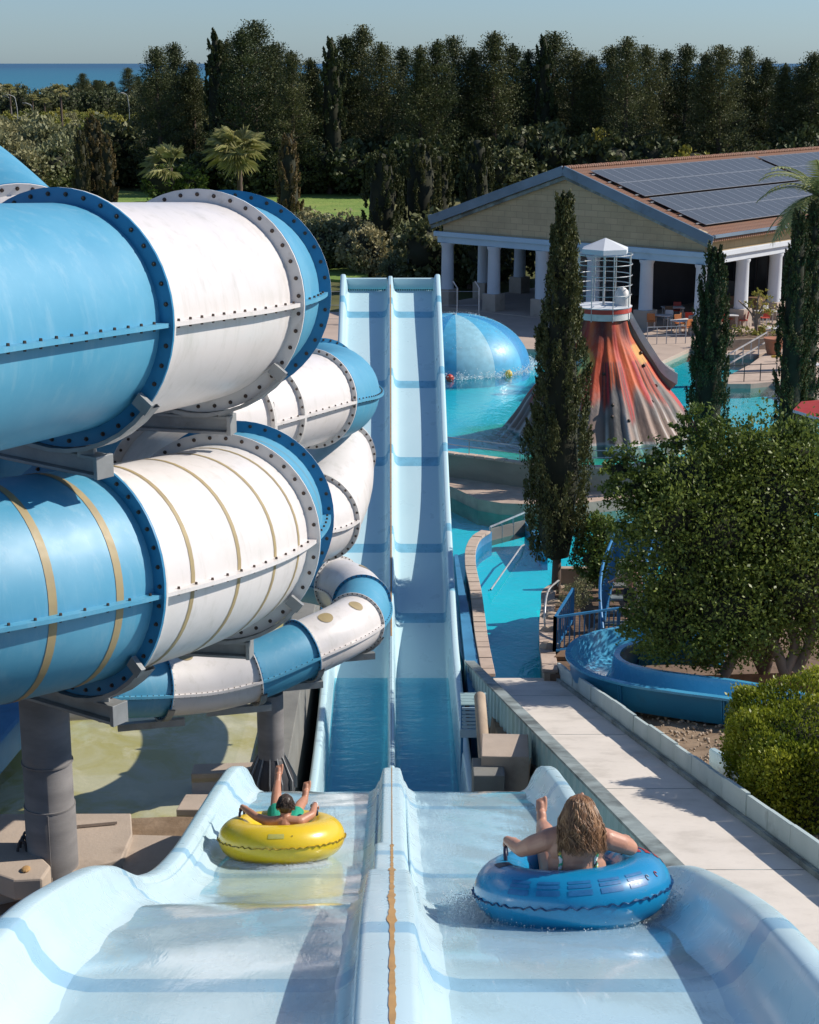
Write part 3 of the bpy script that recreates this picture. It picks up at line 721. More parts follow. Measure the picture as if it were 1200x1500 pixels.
o = MB().add([(1.7, 43.3, Z_RIVER), (3.9, 43.3, Z_RIVER), (3.9, 50, Z_RIVER), (W_, 50, Z_RIVER), (W_, 69, Z_RIVER), (-16.5, 69, Z_RIVER), (-16.5, 49, Z_RIVER), (1.2, 49, Z_RIVER)], [(0, 1, 2, 7), (7, 2, 3, 4, 5, 6)]).build('water', M['poolwater']); tag(o, kind='structure')
M['foam'] = pm('foam', (.8, .86, .88), None, .8)
def wall_along(name, pts, w_, z0, z1, mat, capmat=None, cw=.34, label=None, cat='wall', block=0):
    pts, _ = curve_pts([Vector((p[0], p[1], 0)) for p in pts], .22)
    r1 = []; r2 = []
    for i, p in enumerate(pts):
        d = (pts[min(i + 1, len(pts) - 1)] - pts[max(i - 1, 0)]).normalized(); n_ = Vector((d.y, -d.x, 0))
        r1.append([p - n_ * w_ / 2 + Vector((0, 0, z0)), p - n_ * w_ / 2 + Vector((0, 0, z1)), p + n_ * w_ / 2 + Vector((0, 0, z1)), p + n_ * w_ / 2 + Vector((0, 0, z0))])
        r2.append((p, n_))
    root = MB().grid(r1).add(r1[0], [(0, 1, 2, 3)]).add(r1[-1], [(3, 2, 1, 0)]).build(name, mat)
    tag(root, label, cat)
    if capmat:
        mb = MB(); st_ = 2
        for i in range(0, len(r2) - st_, st_):
            q = []; random.seed(i); dz = random.uniform(-.012, .012)
            for (p, n_), e in ((r2[i], .015), (r2[i + st_], -.015)):
                d = (r2[i + st_][0] - r2[i][0]).normalized()
                for s_, z in ((-1, z1 + .004), (-1, z1 + .09 + dz), (1, z1 + .09 + dz), (1, z1 + .004)): q.append(p + d * e + n_ * s_ * cw / 2 + Vector((0, 0, z)))
            mb.add(q, [(0, 1, 2, 3), (7, 6, 5, 4), (0, 4, 5, 1), (1, 5, 6, 2), (2, 6, 7, 3), (3, 7, 4, 0)])
        mb.build('coping', capmat, root, bevel=.012)
    return root
lwp = [PZ(u, v, -15.9).xy for u, v in [(716, 988), (706, 935), (697, 865), (689, 822), (691, 800), (700, 785), (716, 775)]]
wall_along('river_wall', lwp, .26, -18, -15.98, M['bluepaint'], M['coping'], .36, 'curved pool wall with tan stone coping at the left of the turquoise channel')
gt = empty('gate', (0, 0, 0), label='low grey panel gate with a rail across the turquoise channel', cat='gate')
a, b = PZ(718, 776, -15.9), PZ(769, 763, -15.9)
MB().bar(a + Vector((0, 0, -.28)), b + Vector((0, 0, -.28)), .06, .62).build('panel', M['greyconc'], gt)
MB().bar(a + Vector((0, 0, .10)), b + Vector((0, 0, .32)), .05).build('rail', M['metal'], gt)
for q in (0, .33, .66, 1): MB().bar(a.lerp(b, q) + Vector((0, 0, -.6)), a.lerp(b, q) + Vector((0, 0, .1 + .2 * q)), .06).build('post', M['metal'], gt)
c = PZ(771, 785, -16.2); MB().bar(b + Vector((.1, .1, -.5)), b + Vector((.5, -3.0, -.5)), .2, .9).build('side_wall', M['bluepaint'], gt)
hr = MB().tube([PZ(716, 865, -16.25), PZ(719, 864, -16.1), PZ(764, 800, -16.1), PZ(768, 798, -16.25)], .03, 8).build('floating_pole', M['metal'], smooth=60); tag(hr, 'long thin pale pole lying on the turquoise channel water', 'pole')
# island
isl = [PZ(u, v, -15.7).xy for u, v in [(806, 986), (801, 942), (803, 892), (812, 862), (850, 851), (930, 850)]] + [Vector((15, 52.0)), Vector((16, 43.4)), Vector((4.4, 42.4))]
isl = [tuple(p) for p in isl]
o = MB().prism(isl, -18.2, -15.72).build('garden_bed', M['soil']); tag(o, kind='structure')
wall_along('island_rim', [p for p in isl[:5]], .30, -18, -15.7, M['stone'], M['coping'], .42, 'stone rim of the garden island at the right of the channel')
bw2 = PZ(880, 862, -15.7); wbox('planter_wall', (bw2.x, bw2.y + .3, -15.45), (2.6, .25, .7), M['stone'], .02, 'tan stone planter wall behind the small bush on the island', 'wall')
random.seed(8)
for u, v, s_ in [(808, 905, .28), (806, 925, .25), (805, 950, .3), (812, 885, .25), (880, 905, .16), (868, 925, .15), (879, 918, .17)]:
    mb = MB(); mb.ball((0, 0, 0), s_, 9, 6, sc=(1.1, .9, .7)); mb.v = [(x * random.uniform(.8, 1.15), y * random.uniform(.8, 1.15), z * random.uniform(.8, 1.1)) for x, y, z in mb.v]
    o = mb.build('rock', M['stone'], smooth=35); p = PZ(u, v, -15.65); o.location = p; tag(o, 'rounded tan rock on the edge of the garden island', 'rock', 'rocks around the garden island')
hp_ = [PZ(799, 925, -15.7), PZ(798, 905, -15.2), PZ(803, 866, -14.75), PZ(815, 853, -14.75), PZ(818, 860, -15.6)]
hp_, _ = curve_pts(hp_, .15); o = MB().tube(hp_, .03, 8).build('handrail', M['metal'], smooth=60); tag(o, 'curved thin metal handrail at the far corner of the garden island', 'handrail')
# blue fence
fn = empty('fence', (0, 0, 0), label='blue metal fence with upright bars beside the curved blue flume', cat='fence')
fp = [PZ(838, 915, -15.7), PZ(812, 959, -15.7), PZ(905, 945, -15.7)]
for a, b, nb_ in ((fp[0], fp[1], 9), (fp[1], fp[2], 13)):
    for z in (1.08, .12): MB().bar(a + Vector((0, 0, z)), b + Vector((0, 0, z)), .055, .06).build('rail', M['bluerail'], fn)
    for k in range(nb_ + 1):
        p = a.lerp(b, k / nb_); w__ = .09 if k in (0, nb_) else .035
        MB().bar(p, p + Vector((0, 0, 1.1)), w__).build('post' if k in (0, nb_) else 'bar', M['bluerail'], fn)
MB().prism([tuple(PZ(u, v, -15.6).xy) for u, v in [(812, 962), (845, 930), (930, 930), (915, 962)]], -15.7, -15.6).build('platform', M['wood'], fn)
# stairs with blue balustrade
sr = empty('stairs', (0, 0, 0), label='dark steps climbing away between blue barred balustrades by the bushy tree', cat='stairs')
S0, S1 = Vector((5.95, 45.6, -15.6)), Vector((7.0, 50.2, -14.75))
for k in range(7):
    p = S0.lerp(S1, k / 6); MB().box(p + Vector((0, 0, -.04)), (1.15, .34, .07)).build('tread', M['darkcap'] if k % 2 else M['greyconc'], sr, bevel=.01)
for sx_ in (-.62, .62):
    MB().bar(S0 + Vector((sx_, -.3, -.12)), S1 + Vector((sx_, .3, -.08)), .07, .28).build('stringer', M['bluerail'], sr)
    tp_ = [S0 + Vector((sx_, -.9, .5)), S0 + Vector((sx_, -.1, 1.05)), S1 + Vector((sx_, .1, 1.25))]
    MB().tube(curve_pts(tp_, .3)[0], .045, 8).build('rail', M['bluerail'], sr, smooth=60)
    for k in range(30):
        p = S0.lerp(S1, k / 29) + Vector((sx_, 0, 0)); MB().bar(p, p + Vector((0, 0, 1.08 + .12 * k / 29)), .055, .03).build('baluster', M['bluerail'], sr)
bwt = wbox('barrier', Vector((7.9, 54.3, -15.4)), (2.8, .15, 1.5), M['bluepaint'], -.05, 'plain blue barrier wall standing in the channel beyond the stairs', 'wall')

# ------------------------------------------------------------------ curved blue flume on the right
fm = empty('flume', (0, 0, 0), label='open blue flume curving in a U turn beside the path', cat='flume')
cl = [PZ(1250, 1052, -14.0), PZ(1140, 1022, -14.1), PZ(1076, 1010, -14.2), PZ(1000, 1000, -14.3), PZ(930, 989, -14.42), PZ(885, 975, -14.5), PZ(868, 957, -14.55), PZ(882, 940, -14.55), PZ(925, 929, -14.55), PZ(985, 926, -14.5), PZ(1060, 930, -14.4)]
cl, _ = curve_pts(cl, .12)
fsec = [(-.66, -.06), (-.66, 0), (-.52, .01), (-.49, -.10), (-.45, -.45), (-.34, -.66), (-.15, -.75), (.15, -.75), (.34, -.66), (.45, -.45), (.49, -.10), (.52, .01), (.66, 0), (.66, -.06), (.56, -.08), (.52, -.5), (.4, -.76), (.15, -.85), (-.15, -.85), (-.4, -.76), (-.52, -.5), (-.56, -.08)]
fn_ = []
for i, p in enumerate(cl):
    d = cl[min(i + 1, len(cl) - 1)] - cl[max(i - 1, 0)]; d.z = 0; d.normalize(); fn_.append((d, Vector((d.y, -d.x, 0))))
rows = [[p + n_ * x * 1.05 + Vector((0, 0, z)) for x, z in fsec] for p, (d, n_) in zip(cl, fn_)]
M['flume_in'] = pm('flume_blue', (.09, .40, .62), (.07, .35, .58), .25, 1.5, coat=.3)
M['flume_out'] = pm('flume_outer_blue', (.03, .23, .42), (.025, .19, .37), .4, 1.2, dirt=(.04, .14, .22), dscale=1)
mb = MB(); C = len(fsec); mb.v = [q for r_ in rows for q in r_]
for i in range(len(rows) - 1):
    for j in range(C):
        j2 = (j + 1) % C; mb.f.append((i * C + j, i * C + j2, (i + 1) * C + j2, (i + 1) * C + j)); mb.m.append(0 if j < 13 else 1)
mb.build('channel', [M['flume_in'], M['flume_out']], fm, smooth=35)
def near_c(p): return min(range(len(cl)), key=lambda k: (cl[k] - p).length)
for u, v, z in ((1076, 1010, -14.2), (930, 989, -14.42), (925, 929, -14.55)):
    i = near_c(PZ(u, v, z)); d, n_ = fn_[i]
    for s_ in (-.03, .03):
        MB().grid([[cl[i] + d * (s_ + e) + n_ * x * k_ * 1.05 + Vector((0, 0, z_ * k_)) for x, z_ in fsec[13:]] for e, k_ in ((-.02, 1), (-.02, 1.10), (.02, 1.10), (.02, 1))]).build('joint_flange', M['flume_out'], fm)
for u, v, z in ((1040, 1006, -14.25), (900, 982, -14.45), (905, 932, -14.55)):
    p = PZ(u, v, z); MB().bar(p + Vector((0, 0, -.8)), p + Vector((0, 0, -2.2)), .16).build('leg', M['steel'], fm)
# slim pale flume piece low on the right, half behind the hedge
lf2 = empty('flume', (0, 0, 0), label='pale blue low flume edge half hidden by the clipped hedge', cat='flume')
A0, B0 = PZ(1046, 1118, path_z(30)), PZ(1105, 1156, path_z(27.5)); n_ = Vector((.93, .35, 0))
MB().grid(flume_rows(A0 + n_ * .45, B0 + n_ * .45, n_, .9, .32), closed=True).build('channel', M['slide'], lf2, smooth=40)

# ------------------------------------------------------------------ middle terrace: ledge, pool wall, upper pool
def px_poly(L, z): return [tuple(PZ(u, v, z).xy) for u, v in L]
lg = px_poly([(620, 690), (640, 708), (662, 713), (700, 731), (735, 737), (790, 739), (860, 736), (930, 728), (1010, 724), (1250, 700), (1250, 660), (620, 660)], Z_LEDGE)
o = MB().prism(lg, -18, Z_LEDGE).build('stone_ledge', pm('crazy_paving', (.47, .35, .27), (.33, .25, .20), .9, 1.6, bump=.3, bscale=6, dirt=(.20, .15, .12), dscale=2.2)); tag(o, kind='structure')
lg2 = px_poly([(620, 691), (640, 709), (662, 714.5), (700, 733), (735, 739), (790, 741), (860, 738), (930, 730), (1010, 726), (1250, 702), (1250, 700), (620, 689)], -16.0)
o = MB().prism(lg2, -18, -15.98).build('channel_edge', pm('dark_green_edge', (.06, .09, .07), (.10, .11, .08), .8, 2)); tag(o, kind='structure')  # dark green strip just below the ledge
pwl = px_poly([(560, 645), (610, 654), (655, 663.5), (720, 672), (770, 679), (815, 683), (880, 684.5), (960, 680), (1050, 668), (1130, 655), (1250, 630)], -14.93)
pw = wall_along('pool_wall', pwl, .3, -17, -14.96, M['poolwall'], M['coping'], .36, 'curved tan retaining wall along the near side of the volcano pool')
pwc, _ = curve_pts([Vector((p[0], p[1], 0)) for p in pwl], .25)
rl = empty('railing', (0, 0, 0), label='thin metal railing along the near wall of the volcano pool', cat='railing')
for z in (-14.30, -14.58): MB().tube([p + Vector((0, .1, z)) for p in pwc], .018, 6).build('rail', M['metal'], rl)
for i in range(0, len(pwc), 9): MB().bar(pwc[i] + Vector((0, .1, -14.95)), pwc[i] + Vector((0, .1, -14.29)), .035).build('post', M['metal'], rl)
plq = PZ(699, 666, -15.05); q = MB().box((plq.x, plq.y - .17, -15.25), (.5, .02, .16)).build('plaque', M['whiteplastic'], pw)
MB().box((plq.x, plq.y - .183, -15.25), (.4, .006, .05)).build('text_line', M['bluerail'], q)
VC = PZ(879, 625, Z_POOL)
t = NT('painted_pool_floor'); v = t.obj()
vm = t.n('ShaderNodeVectorMath', operation='SUBTRACT'); t.inp(vm, 0, v); vm.inputs[1].default_value = (VC.x - 1.2, VC.y - 1, 0)
vs_ = t.map(vm.outputs[0], (1, 1, 0)); ln_ = t.n('ShaderNodeVectorMath', operation='LENGTH'); t.inp(ln_, 0, vs_)
dd = t.math('ADD', ln_.outputs['Value'], t.math('MULTIPLY', t.noise(t.map(v, (.5, 1, 1)), .5, 5, .65), 4.2))
c = t.mix(t.ramp(t.noise(v, .3, 4), .3, .7), (.02, .45, .55), (.03, .55, .60))
c = t.mix(t.ramp(dd, 7.6, 6.4), c, (.05, .40, .26)); c = t.mix(t.ramp(dd, 6.2, 5.6), c, (.12, .20, .13)); c = t.mix(t.ramp(dd, 5.4, 4.8), c, (.16, .15, .12))  # green, brown and shadow tones painted round the volcano foot
M['poolpaint'] = t.surf(t.pbr(c, .7))
far_y = 100
pb = [tuple(p.xy) for p in pwc] + [(60, 70), (60, far_y), (-22, far_y), (-22, 70)]
o = MB().prism(pb, -17.5, -15.45).build('pool_floor', M['poolpaint']); tag(o, kind='structure')
o = MB().add([(x, y, Z_POOL) for x, y in pb], [tuple(range(len(pb)))]).build('water', watermat('volcano_pool_water', (.48, .90, .93), .05, 1.1, .5, stretch=(1, .6, 1), dist=.06)); tag(o, kind='structure')
dk = px_poly([(560, 505), (640, 506), (800, 512), (900, 515), (944, 545), (974, 527), (1014, 509), (1061, 519), (1104, 521), (1128, 514), (1165, 519), (1152, 560), (1184, 590), (1260, 605)], Z_DECK)
dk += [(62, 86), (62, 104.5), (-24, 104.5)]
o = MB().prism(dk, -17, Z_DECK).build('deck', M['deck'], bevel=.02); tag(o, kind='structure')
sp_ = px_poly([(1063, 552), (1098, 534), (1127, 513), (1160, 520), (1138, 558), (1100, 562), (1066, 562)], -14.76)
o = MB().prism(sp_, -16.5, -14.76).build('pool_spit', M['coping'], bevel=.02); tag(o, kind='structure')
ra = empty('railing', (0, 0, 0), label='slanting pale railing running down to the pool beside the tan spit', cat='railing')
a, b = PZ(1063, 549, -14.76), PZ(1122, 513, -14.76)
for z in (.45, .95): MB().bar(a + Vector((0, 0, z)), b + Vector((0, 0, z)), .06).build('rail', M['metal'], ra)
for q in np.linspace(0, 1, 6): MB().bar(a.lerp(b, q), a.lerp(b, q) + Vector((0, 0, .97)), .05).build('post', M['metal'], ra)
rb_ = empty('railing', (0, 0, 0), label='thin dark railing around the tan spit at the water side', cat='railing')
a, b = PZ(1066, 560, -14.76), PZ(1137, 557, -14.76)
for z in (.4, .8): MB().bar(a + Vector((0, 0, z)), b + Vector((0, 0, z)), .03).build('rail', M['darkmetal'], rb_)
for q in np.linspace(0, 1, 4): MB().bar(a.lerp(b, q), a.lerp(b, q) + Vector((0, 0, .85)), .04).build('post', M['darkmetal'], rb_)

# ------------------------------------------------------------------ striped water dome
DC = PZ(666, 536, Z_POOL)
dm = empty('water_dome', (DC.x, DC.y, Z_POOL), label='blue striped dome fountain in the pool, pale and dark bands from its crown', cat='dome')
R = 3.85; mb = MB(); mats = [pm('dome_mid_blue', (.08, .40, .62), None, .45, coat=.1), pm('dome_dark_blue', (.03, .25, .50), None, .45, coat=.1), pm('dome_pale_blue', (.30, .58, .68), None, .45, coat=.1)]
prof_ = [(R * math.sin(a) ** .92 if a > 0 else 0.001, 2.65 * math.cos(a)) for a in np.linspace(0, PI / 2, 16)] + [(R, -.8)]
seq = [0, 0, 0, 1, 1, 0, 2, 2, 0, 0, 1, 1]; nseg = 72
for k in range(nseg):
    a0, a1 = 2 * PI * k / nseg, 2 * PI * (k + 1) / nseg; mi = seq[(k // 3) % len(seq)]
    for i in range(len(prof_) - 1):
        vs = [(r_ * math.cos(a), r_ * math.sin(a), z) for (r_, z) in (prof_[i], prof_[i + 1]) for a in (a0, a1)]
        mb.add(vs, [(0, 2, 3, 1)], mi)
bm_ = mb.build('shell', mats, dm, smooth=180)
b_ = bmesh.new(); b_.from_mesh(bm_.data); bmesh.ops.remove_doubles(b_, verts=b_.verts, dist=.001); b_.to_mesh(bm_.data); b_.free()
MB().tube([(0, 0, 2.4), (0, 0, 2.69)], .10, 12).build('nozzle', M['metal'], dm)
def droplets(name, n, fpos, smin, smax, seed, label=None):
    random.seed(seed); mb = MB()
    for _ in range(n):
        p, k = fpos(); s_ = random.uniform(smin, smax) * k
        d = Vector((random.uniform(-1, 1), random.uniform(-1, 1), random.uniform(-1, 1))).normalized() * s_
        e = Vector((random.uniform(-1, 1), random.uniform(-1, 1), random.uniform(-1, 1))).normalized() * s_
        f = d.cross(e).normalized() * s_
        mb.add([p + d, p + e, p - d, p - e, p + f, p - f], [(0, 1, 4), (1, 2, 4), (2, 3, 4), (3, 0, 4), (1, 0, 5), (2, 1, 5), (3, 2, 5), (0, 3, 5)])
    o = mb.build(name, M['foam'], smooth=180); tag(o, label, None, None, 'stuff'); return o
def fdome():
    a = random.uniform(0, 2 * PI); rr = R * (1 + abs(random.gauss(0, .06))); z = abs(random.gauss(0, .16))
    if random.random() < .25:
        b = random.uniform(.2, 1.1); return Vector((DC.x + R * math.sin(b) * math.cos(a), DC.y + R * math.sin(b) * math.sin(a), Z_POOL + 2.68 * math.cos(b) + abs(random.gauss(0, .05)))), .5
    return Vector((DC.x + rr * math.cos(a), DC.y + rr * math.sin(a), Z_POOL + z)), 1
droplets('spray', 5000, fdome, .012, .035, 2)
for u, v, mk, lb in ((659, 557, 'redplastic', 'small red ball float on the pool before the dome'), (745, 551, 'gold', 'small yellow ball float on the pool beside the cypress')):
    p = PZ(u, v, Z_POOL); o = MB().ball((0, 0, .1), .2, 16, 10).build('float', M[mk] if mk != 'gold' else pm('yellow_plastic', (.7, .5, .03), None, .4), smooth=180); o.location = (p.x, p.y, Z_POOL); tag(o, lb, 'float')

# ------------------------------------------------------------------ the volcano
vol = empty('volcano', (VC.x, VC.y, Z_POOL), label='red and grey painted volcano play structure rising from the pool', cat='volcano')
random.seed(21)
HN = 4.72; na, nh = 220, 60
f_r = hermite((0, .65, 1.28, 2.2, 2.8, 3.36, 4.0, HN), (3.85, 3.4, 3.03, 2.36, 1.98, 1.58, 1.22, 1.03))
ph_ = [random.uniform(0, 2 * PI) for _ in range(8)]
def ridge(a, hh):
    f = 1 - hh / HN; k = max(0, f) ** 1.25
    s_ = 0
    for m_, am in ((11, .34), (17, .30), (29, .22), (43, .16), (67, .10)):
        s_ += am * (abs(math.sin(a * m_ / 2 + ph_[m_ % 8] + .25 * math.sin(2 * a))) - .6)
    return s_ * k * .8 + .03 * math.sin(a * 9 + hh * 3) * (1 - k)
verts = []; cols_ = []
def lerp3(a, b, t_): return tuple(a[i] + (b[i] - a[i]) * t_ for i in range(3))
for j in range(nh + 1):
    hh = -.9 + (HN + .9) * j / nh
    for k in range(na):
        a = 2 * PI * k / na; hc = max(hh, 0)
        rd = ridge(a, hc); el = 1 + (.05 * max(0, math.cos(a)) ) * (max(0, 1 - hc / 3.0)) ** 1.6
        r_ = (f_r(hc) + max(0, -hh) * .9) * el + rd
        verts.append((r_ * math.cos(a), r_ * math.sin(a), hh))
        # paint: runs of red, orange, grey, taupe
        s1 = 1.5 * (abs(math.sin(a * 6 + ph_[1])) ** 1.5 - .4) + .6 * math.sin(a * 19 + ph_[2]); s2 = math.sin(a * 19 + ph_[3]) + .7 * math.sin(a * 37 + ph_[4]); s3 = math.sin(a * 53 + ph_[5])
        low = lerp3((.13, .085, .065), (.30, .21, .17), min(1, max(0, .5 + .5 * s2)))
        if s3 > .86: low = (.50, .45, .42)
        if s1 > 1.05: low = (.085, .085, .085)
        reds = lerp3((.42, .035, .022), (.58, .11, .03), min(1, max(0, .5 + .5 * s1)))
        if hc > 3.5: reds = lerp3(reds, (.10, .018, .016), min(1, (hc - 3.5) / .6) * (.55 + .45 * math.sin(a * 7 + 1)))
        elif hc < 3.1 and abs(s3) > .9: reds = (.10, .03, .025)
        elif hc < 3.1 and s2 < -.9: reds = (.42, .025, .03)
        edge = 1.35 + .50 * s1 + .16 * s2
        f = min(1, max(0, (hc - edge) / .35)); cc = lerp3(low, reds, f)
        g_ = math.exp(-((hc - edge + .15) / .3) ** 2) * .7; cc = lerp3(cc, (.13, .125, .125), g_)
        da = (a - 4.05 + PI) % (2 * PI) - PI; dd_ = math.hypot(da * 1.6, (hc - 3.0))
        if dd_ < .62 and hc > 2.5: cc = [(.13, .42, .52), (.30, .48, .18), (.62, .52, .14), (.66, .27, .05)][min(3, int(dd_ / .155))]
        da = (a - 5.75 + PI) % (2 * PI) - PI
        if abs(da) < .2 and 2.9 < hc < 3.6: cc = lerp3(cc, (.70, .50, .12), .5)
        if -.05 < hh < .12: cc = lerp3(cc, (.55, .55, .53), .6)
        cols_.append((*cc, 1))
fs = [(j * na + k, j * na + (k + 1) % na, (j + 1) * na + (k + 1) % na, (j + 1) * na + k) for j in range(nh) for k in range(na)]
t = NT('volcano_paint'); a_ = t.attr('paint').outputs['Color']
cm = t.mix(t.math('MULTIPLY', t.ramp(t.noise(t.map(t.obj(), (2, 2, .5)), 1.6, 5, .7), .5, .8), .45), a_, (.25, .2, .18))
M['volcano'] = t.surf(t.pbr(cm, .62, t.bump(t.noise(t.map(t.obj(), (2, 2, .6)), 2.5, 5), .4, .05), .35, 0))
mb = MB(); mb.v = verts; mb.f = fs; mb.m = [0] * len(fs); vo = mb.build('cone', M['volcano'], vol, smooth=180)
ca = vo.data.color_attributes.new('paint', 'FLOAT_COLOR', 'POINT'); ca.data.foreach_set('color', np.array(cols_, np.float32).ravel())
mb = MB().lathe([(1.06, HN - .05), (1.15, HN - .05), (1.15, HN + .22), (1.06, HN + .22)], 40); mb.build('rim_band', M['flangewhite'], vol, smooth=30)
MB().lathe([(1.08, HN + .22), (1.17, HN + .225), (1.17, HN + .42), (1.08, HN + .42)], 40).build('red_band', M['redplastic'], vol, smooth=30)
MB().lathe([(.001, HN + .40), (1.18, HN + .42), (1.20, HN + .46), (.001, HN + .50)], 40).build('platform', M['whitepaint'], vol, smooth=30)
cg = MB()
MB().tube([(0, 0, HN + .4), (0, 0, HN + 3.1)], .05, 10).build('pole', M['metal'], vol)
for k in range(8):
    a = 2 * PI * (k + .3) / 8; MB().tube([(1.15 * math.cos(a), 1.15 * math.sin(a), HN - .1), (1.15 * math.cos(a), 1.15 * math.sin(a), HN + 2.62)], .024, 8).build('post', M['metal'], vol, smooth=60)
for z in (.95, 1.35, 1.75, 2.2, 2.6):
    MB().tube([(1.15 * math.cos(a), 1.15 * math.sin(a), HN + z) for a in np.linspace(.35 if z < 1.8 else 0, 2 * PI - (.0 if z > 1.8 else .1), 40)], .019, 6).build('ring_bar', M['metal'], vol, smooth=60)
mb = MB(); rows = [[(r_ * math.cos(2 * PI * k / 6 + .35), r_ * math.sin(2 * PI * k / 6 + .35), z) for k in range(6)] for r_, z in ((1.06, HN + 2.64), (1.06, HN + 2.84), (.02, HN + 3.26))]
mb.grid(rows, closed=True); mb.build('roof', M['whitepaint'], vol)
for k in range(14):
    a = random.uniform(3.6, 5.9); hh = random.uniform(.7, 4.2); q = f_r(hh) + ridge(a, hh) + .02
    MB().ball((q * math.cos(a), q * math.sin(a), hh), .075, 8, 5).build('climbing_hold', M['bolt'], vol, smooth=180)
# white slide off the volcano
vs2 = empty('slide', (0, 0, 0), label='pale chute sliding down the right flank of the volcano', cat='slide')
ax = [PY(905, 452, VC.y + .6), PY(918, 470, VC.y + .3), PY(945, 515, VC.y - .2), PY(966, 543, VC.y - .5), PY(985, 556, VC.y - .8)]
ax = [VC + Vector((1.1, .35, HN + .35)), VC + Vector((1.6, .3, HN - .2)), VC + Vector((2.9, .1, 2.9)), VC + Vector((3.75, -.1, 1.15)), VC + Vector((4.5, -.3, .45))]
for i, (u, v) in enumerate([(915, 448), (925, 468), (953, 515), (972, 541), (990, 553)]):
    q = PY(u, v, VC.y - .1 * i + .2); ax[i] = q
ax, _ = curve_pts(ax, .2)
MB().grid([[p + Vector((0, s_, 0)) + Vector((.0, 0, z)) for s_, z in ((-.5, -.22), (-.5, .25), (-.42, .25), (-.38, 0), (.38, 0), (.42, .25), (.5, .25), (.5, -.22))] for p in ax], closed=True).build('chute', M['flangewhite'], vs2, smooth=30)
for s_ in (-.3, .3): MB().lathe([(.001, 0), (.3, .0), (.3, .55), (.18, .8), (.001, .88)], 14, ax[0] + Vector((-.1, s_, -.1))).build('arch', M['flangewhite'], vs2, smooth=60)
MB().grid([[p + Vector((-.02, -.45, -.2)), Vector((p.x - .5, p.y - .2, max(Z_POOL - .5, p.z - .75)))] for p in ax]).build('side_panel', M['poolwall'], vs2)
for k in (4, 12): 
    if k < len(ax): MB().bar(ax[k] + Vector((0, .2, -.2)), Vector((ax[k].x, ax[k].y + .2, -15.7)), .12).build('leg', M['steel'], vs2)
# ------------------------------------------------------------------ columned pavilion with solar roof
pv = empty('pavilion', (0, 0, 0), label='large open pavilion with white columns, tan gable and a tiled roof of solar panels', cat='pavilion')
PC = PY(1037, 400, 95.0); PC.z = Z_DECK
E1, E2 = Vector((-.763, .647, 0)), Vector((.647, .763, 0))
LG, LS = 19.2, 46.0
ZB0, ZB1, ZE, ZR = -10.85, -10.2, -9.2, -5.95
def Q(a, b, z): q = PC + E1 * a + E2 * b; return Vector((q.x, q.y, z))
def obox(name, a0, a1, b0, b1, z0, z1, mat, parent=pv, bevel=0):
    vs = [Q(a, b, z) for a in (a0, a1) for b in (b0, b1) for z in (z0, z1)]
    return MB().add(vs, [(0, 1, 3, 2), (4, 6, 7, 5), (0, 4, 5, 1), (2, 3, 7, 6), (0, 2, 6, 4), (1, 5, 7, 3)]).build(name, mat, parent, bevel=bevel)
t = NT('sandstone_block'); v = t.obj()
mp_ = t.n('ShaderNodeMapping', Vector=v); mp_.inputs['Rotation'].default_value = (rad(90), 0, 0)
def brickmat(name, rotz, c1, c2, cm_):
    t = NT(name); v = t.n('ShaderNodeMapping', Vector=t.obj(), Rotation=(0, 0, rotz)).outputs[0]
    sx = t.n('ShaderNodeSeparateXYZ', Vector=v); cb_ = t.n('ShaderNodeCombineXYZ'); t.inp(cb_, 0, sx.outputs[0]); t.inp(cb_, 1, sx.outputs[2])
    b = t.n('ShaderNodeTexBrick', Vector=cb_.outputs[0], Scale=1.0); t.inp(b, 'Color1', c1); t.inp(b, 'Color2', c2); t.inp(b, 'Mortar', cm_)
    b.inputs['Mortar Size'].default_value = .012; b.inputs['Brick Width'].default_value = .9; b.inputs['Row Height'].default_value = .36; b.inputs['Bias'].default_value = 0
    c = t.mix(t.math('MULTIPLY', t.ramp(t.noise(v, .5, 6, .7), .45, .75), .55), b.outputs[0], sc3(c2, .62))
    return t.surf(t.pbr(c, .9, t.bump(t.noise(v, 6, 4), .15, .03)))
M['gable'] = brickmat('sandstone_gable', math.atan2(E1.x, E1.y) + rad(90), (.52, .39, .235), (.46, .35, .21), (.30, .23, .14))
M['sidestone'] = brickmat('sandstone_side', math.atan2(E2.x, E2.y) - rad(90), (.46, .33, .17), (.42, .30, .15), (.28, .2, .11))
# gable wall
gw = [Q(.25, 0, ZB1), Q(LG - .25, 0, ZB1), Q(LG - .25, 0, ZE + .1), Q(LG / 2, 0, ZR - .25), Q(.25, 0, ZE + .1)]
MB().add([p for p in gw] + [p + E2 * .3 for p in gw], [(0, 1, 2, 3, 4), (9, 8, 7, 6, 5)] + [(i, (i + 1) % 5, 5 + (i + 1) % 5, 5 + i) for i in range(5)]).build('gable_wall', M['gable'], pv)
obox('side_wall', .0, .3, .3, LS, ZB1, ZE - .05, M['sidestone'])
obox('side_wall', LG - .3, LG, .3, LS, ZB1, ZE - .05, M['sidestone'])
obox('beam', -.12, LG + .12, -.12, .5, ZB0, ZB1 - .003, M['bluewhite'], bevel=.02)
obox('beam', -.12, .5, .503, LS, ZB0, ZB1 - .003, M['whitepaint'], bevel=.02)
obox('beam', LG - .5, LG + .12, .503, LS, ZB0, ZB1 - .003, M['whitepaint'], bevel=.02)
obox('cornice', -.3, LG + .3, -.3, -.12, ZB1 - .25, ZB1 + .05, M['bluewhite'], bevel=.03)
obox('cornice', -.3, -.12, -.12, LS, ZB1 - .25, ZB1 + .05, M['whitepaint'], bevel=.03)
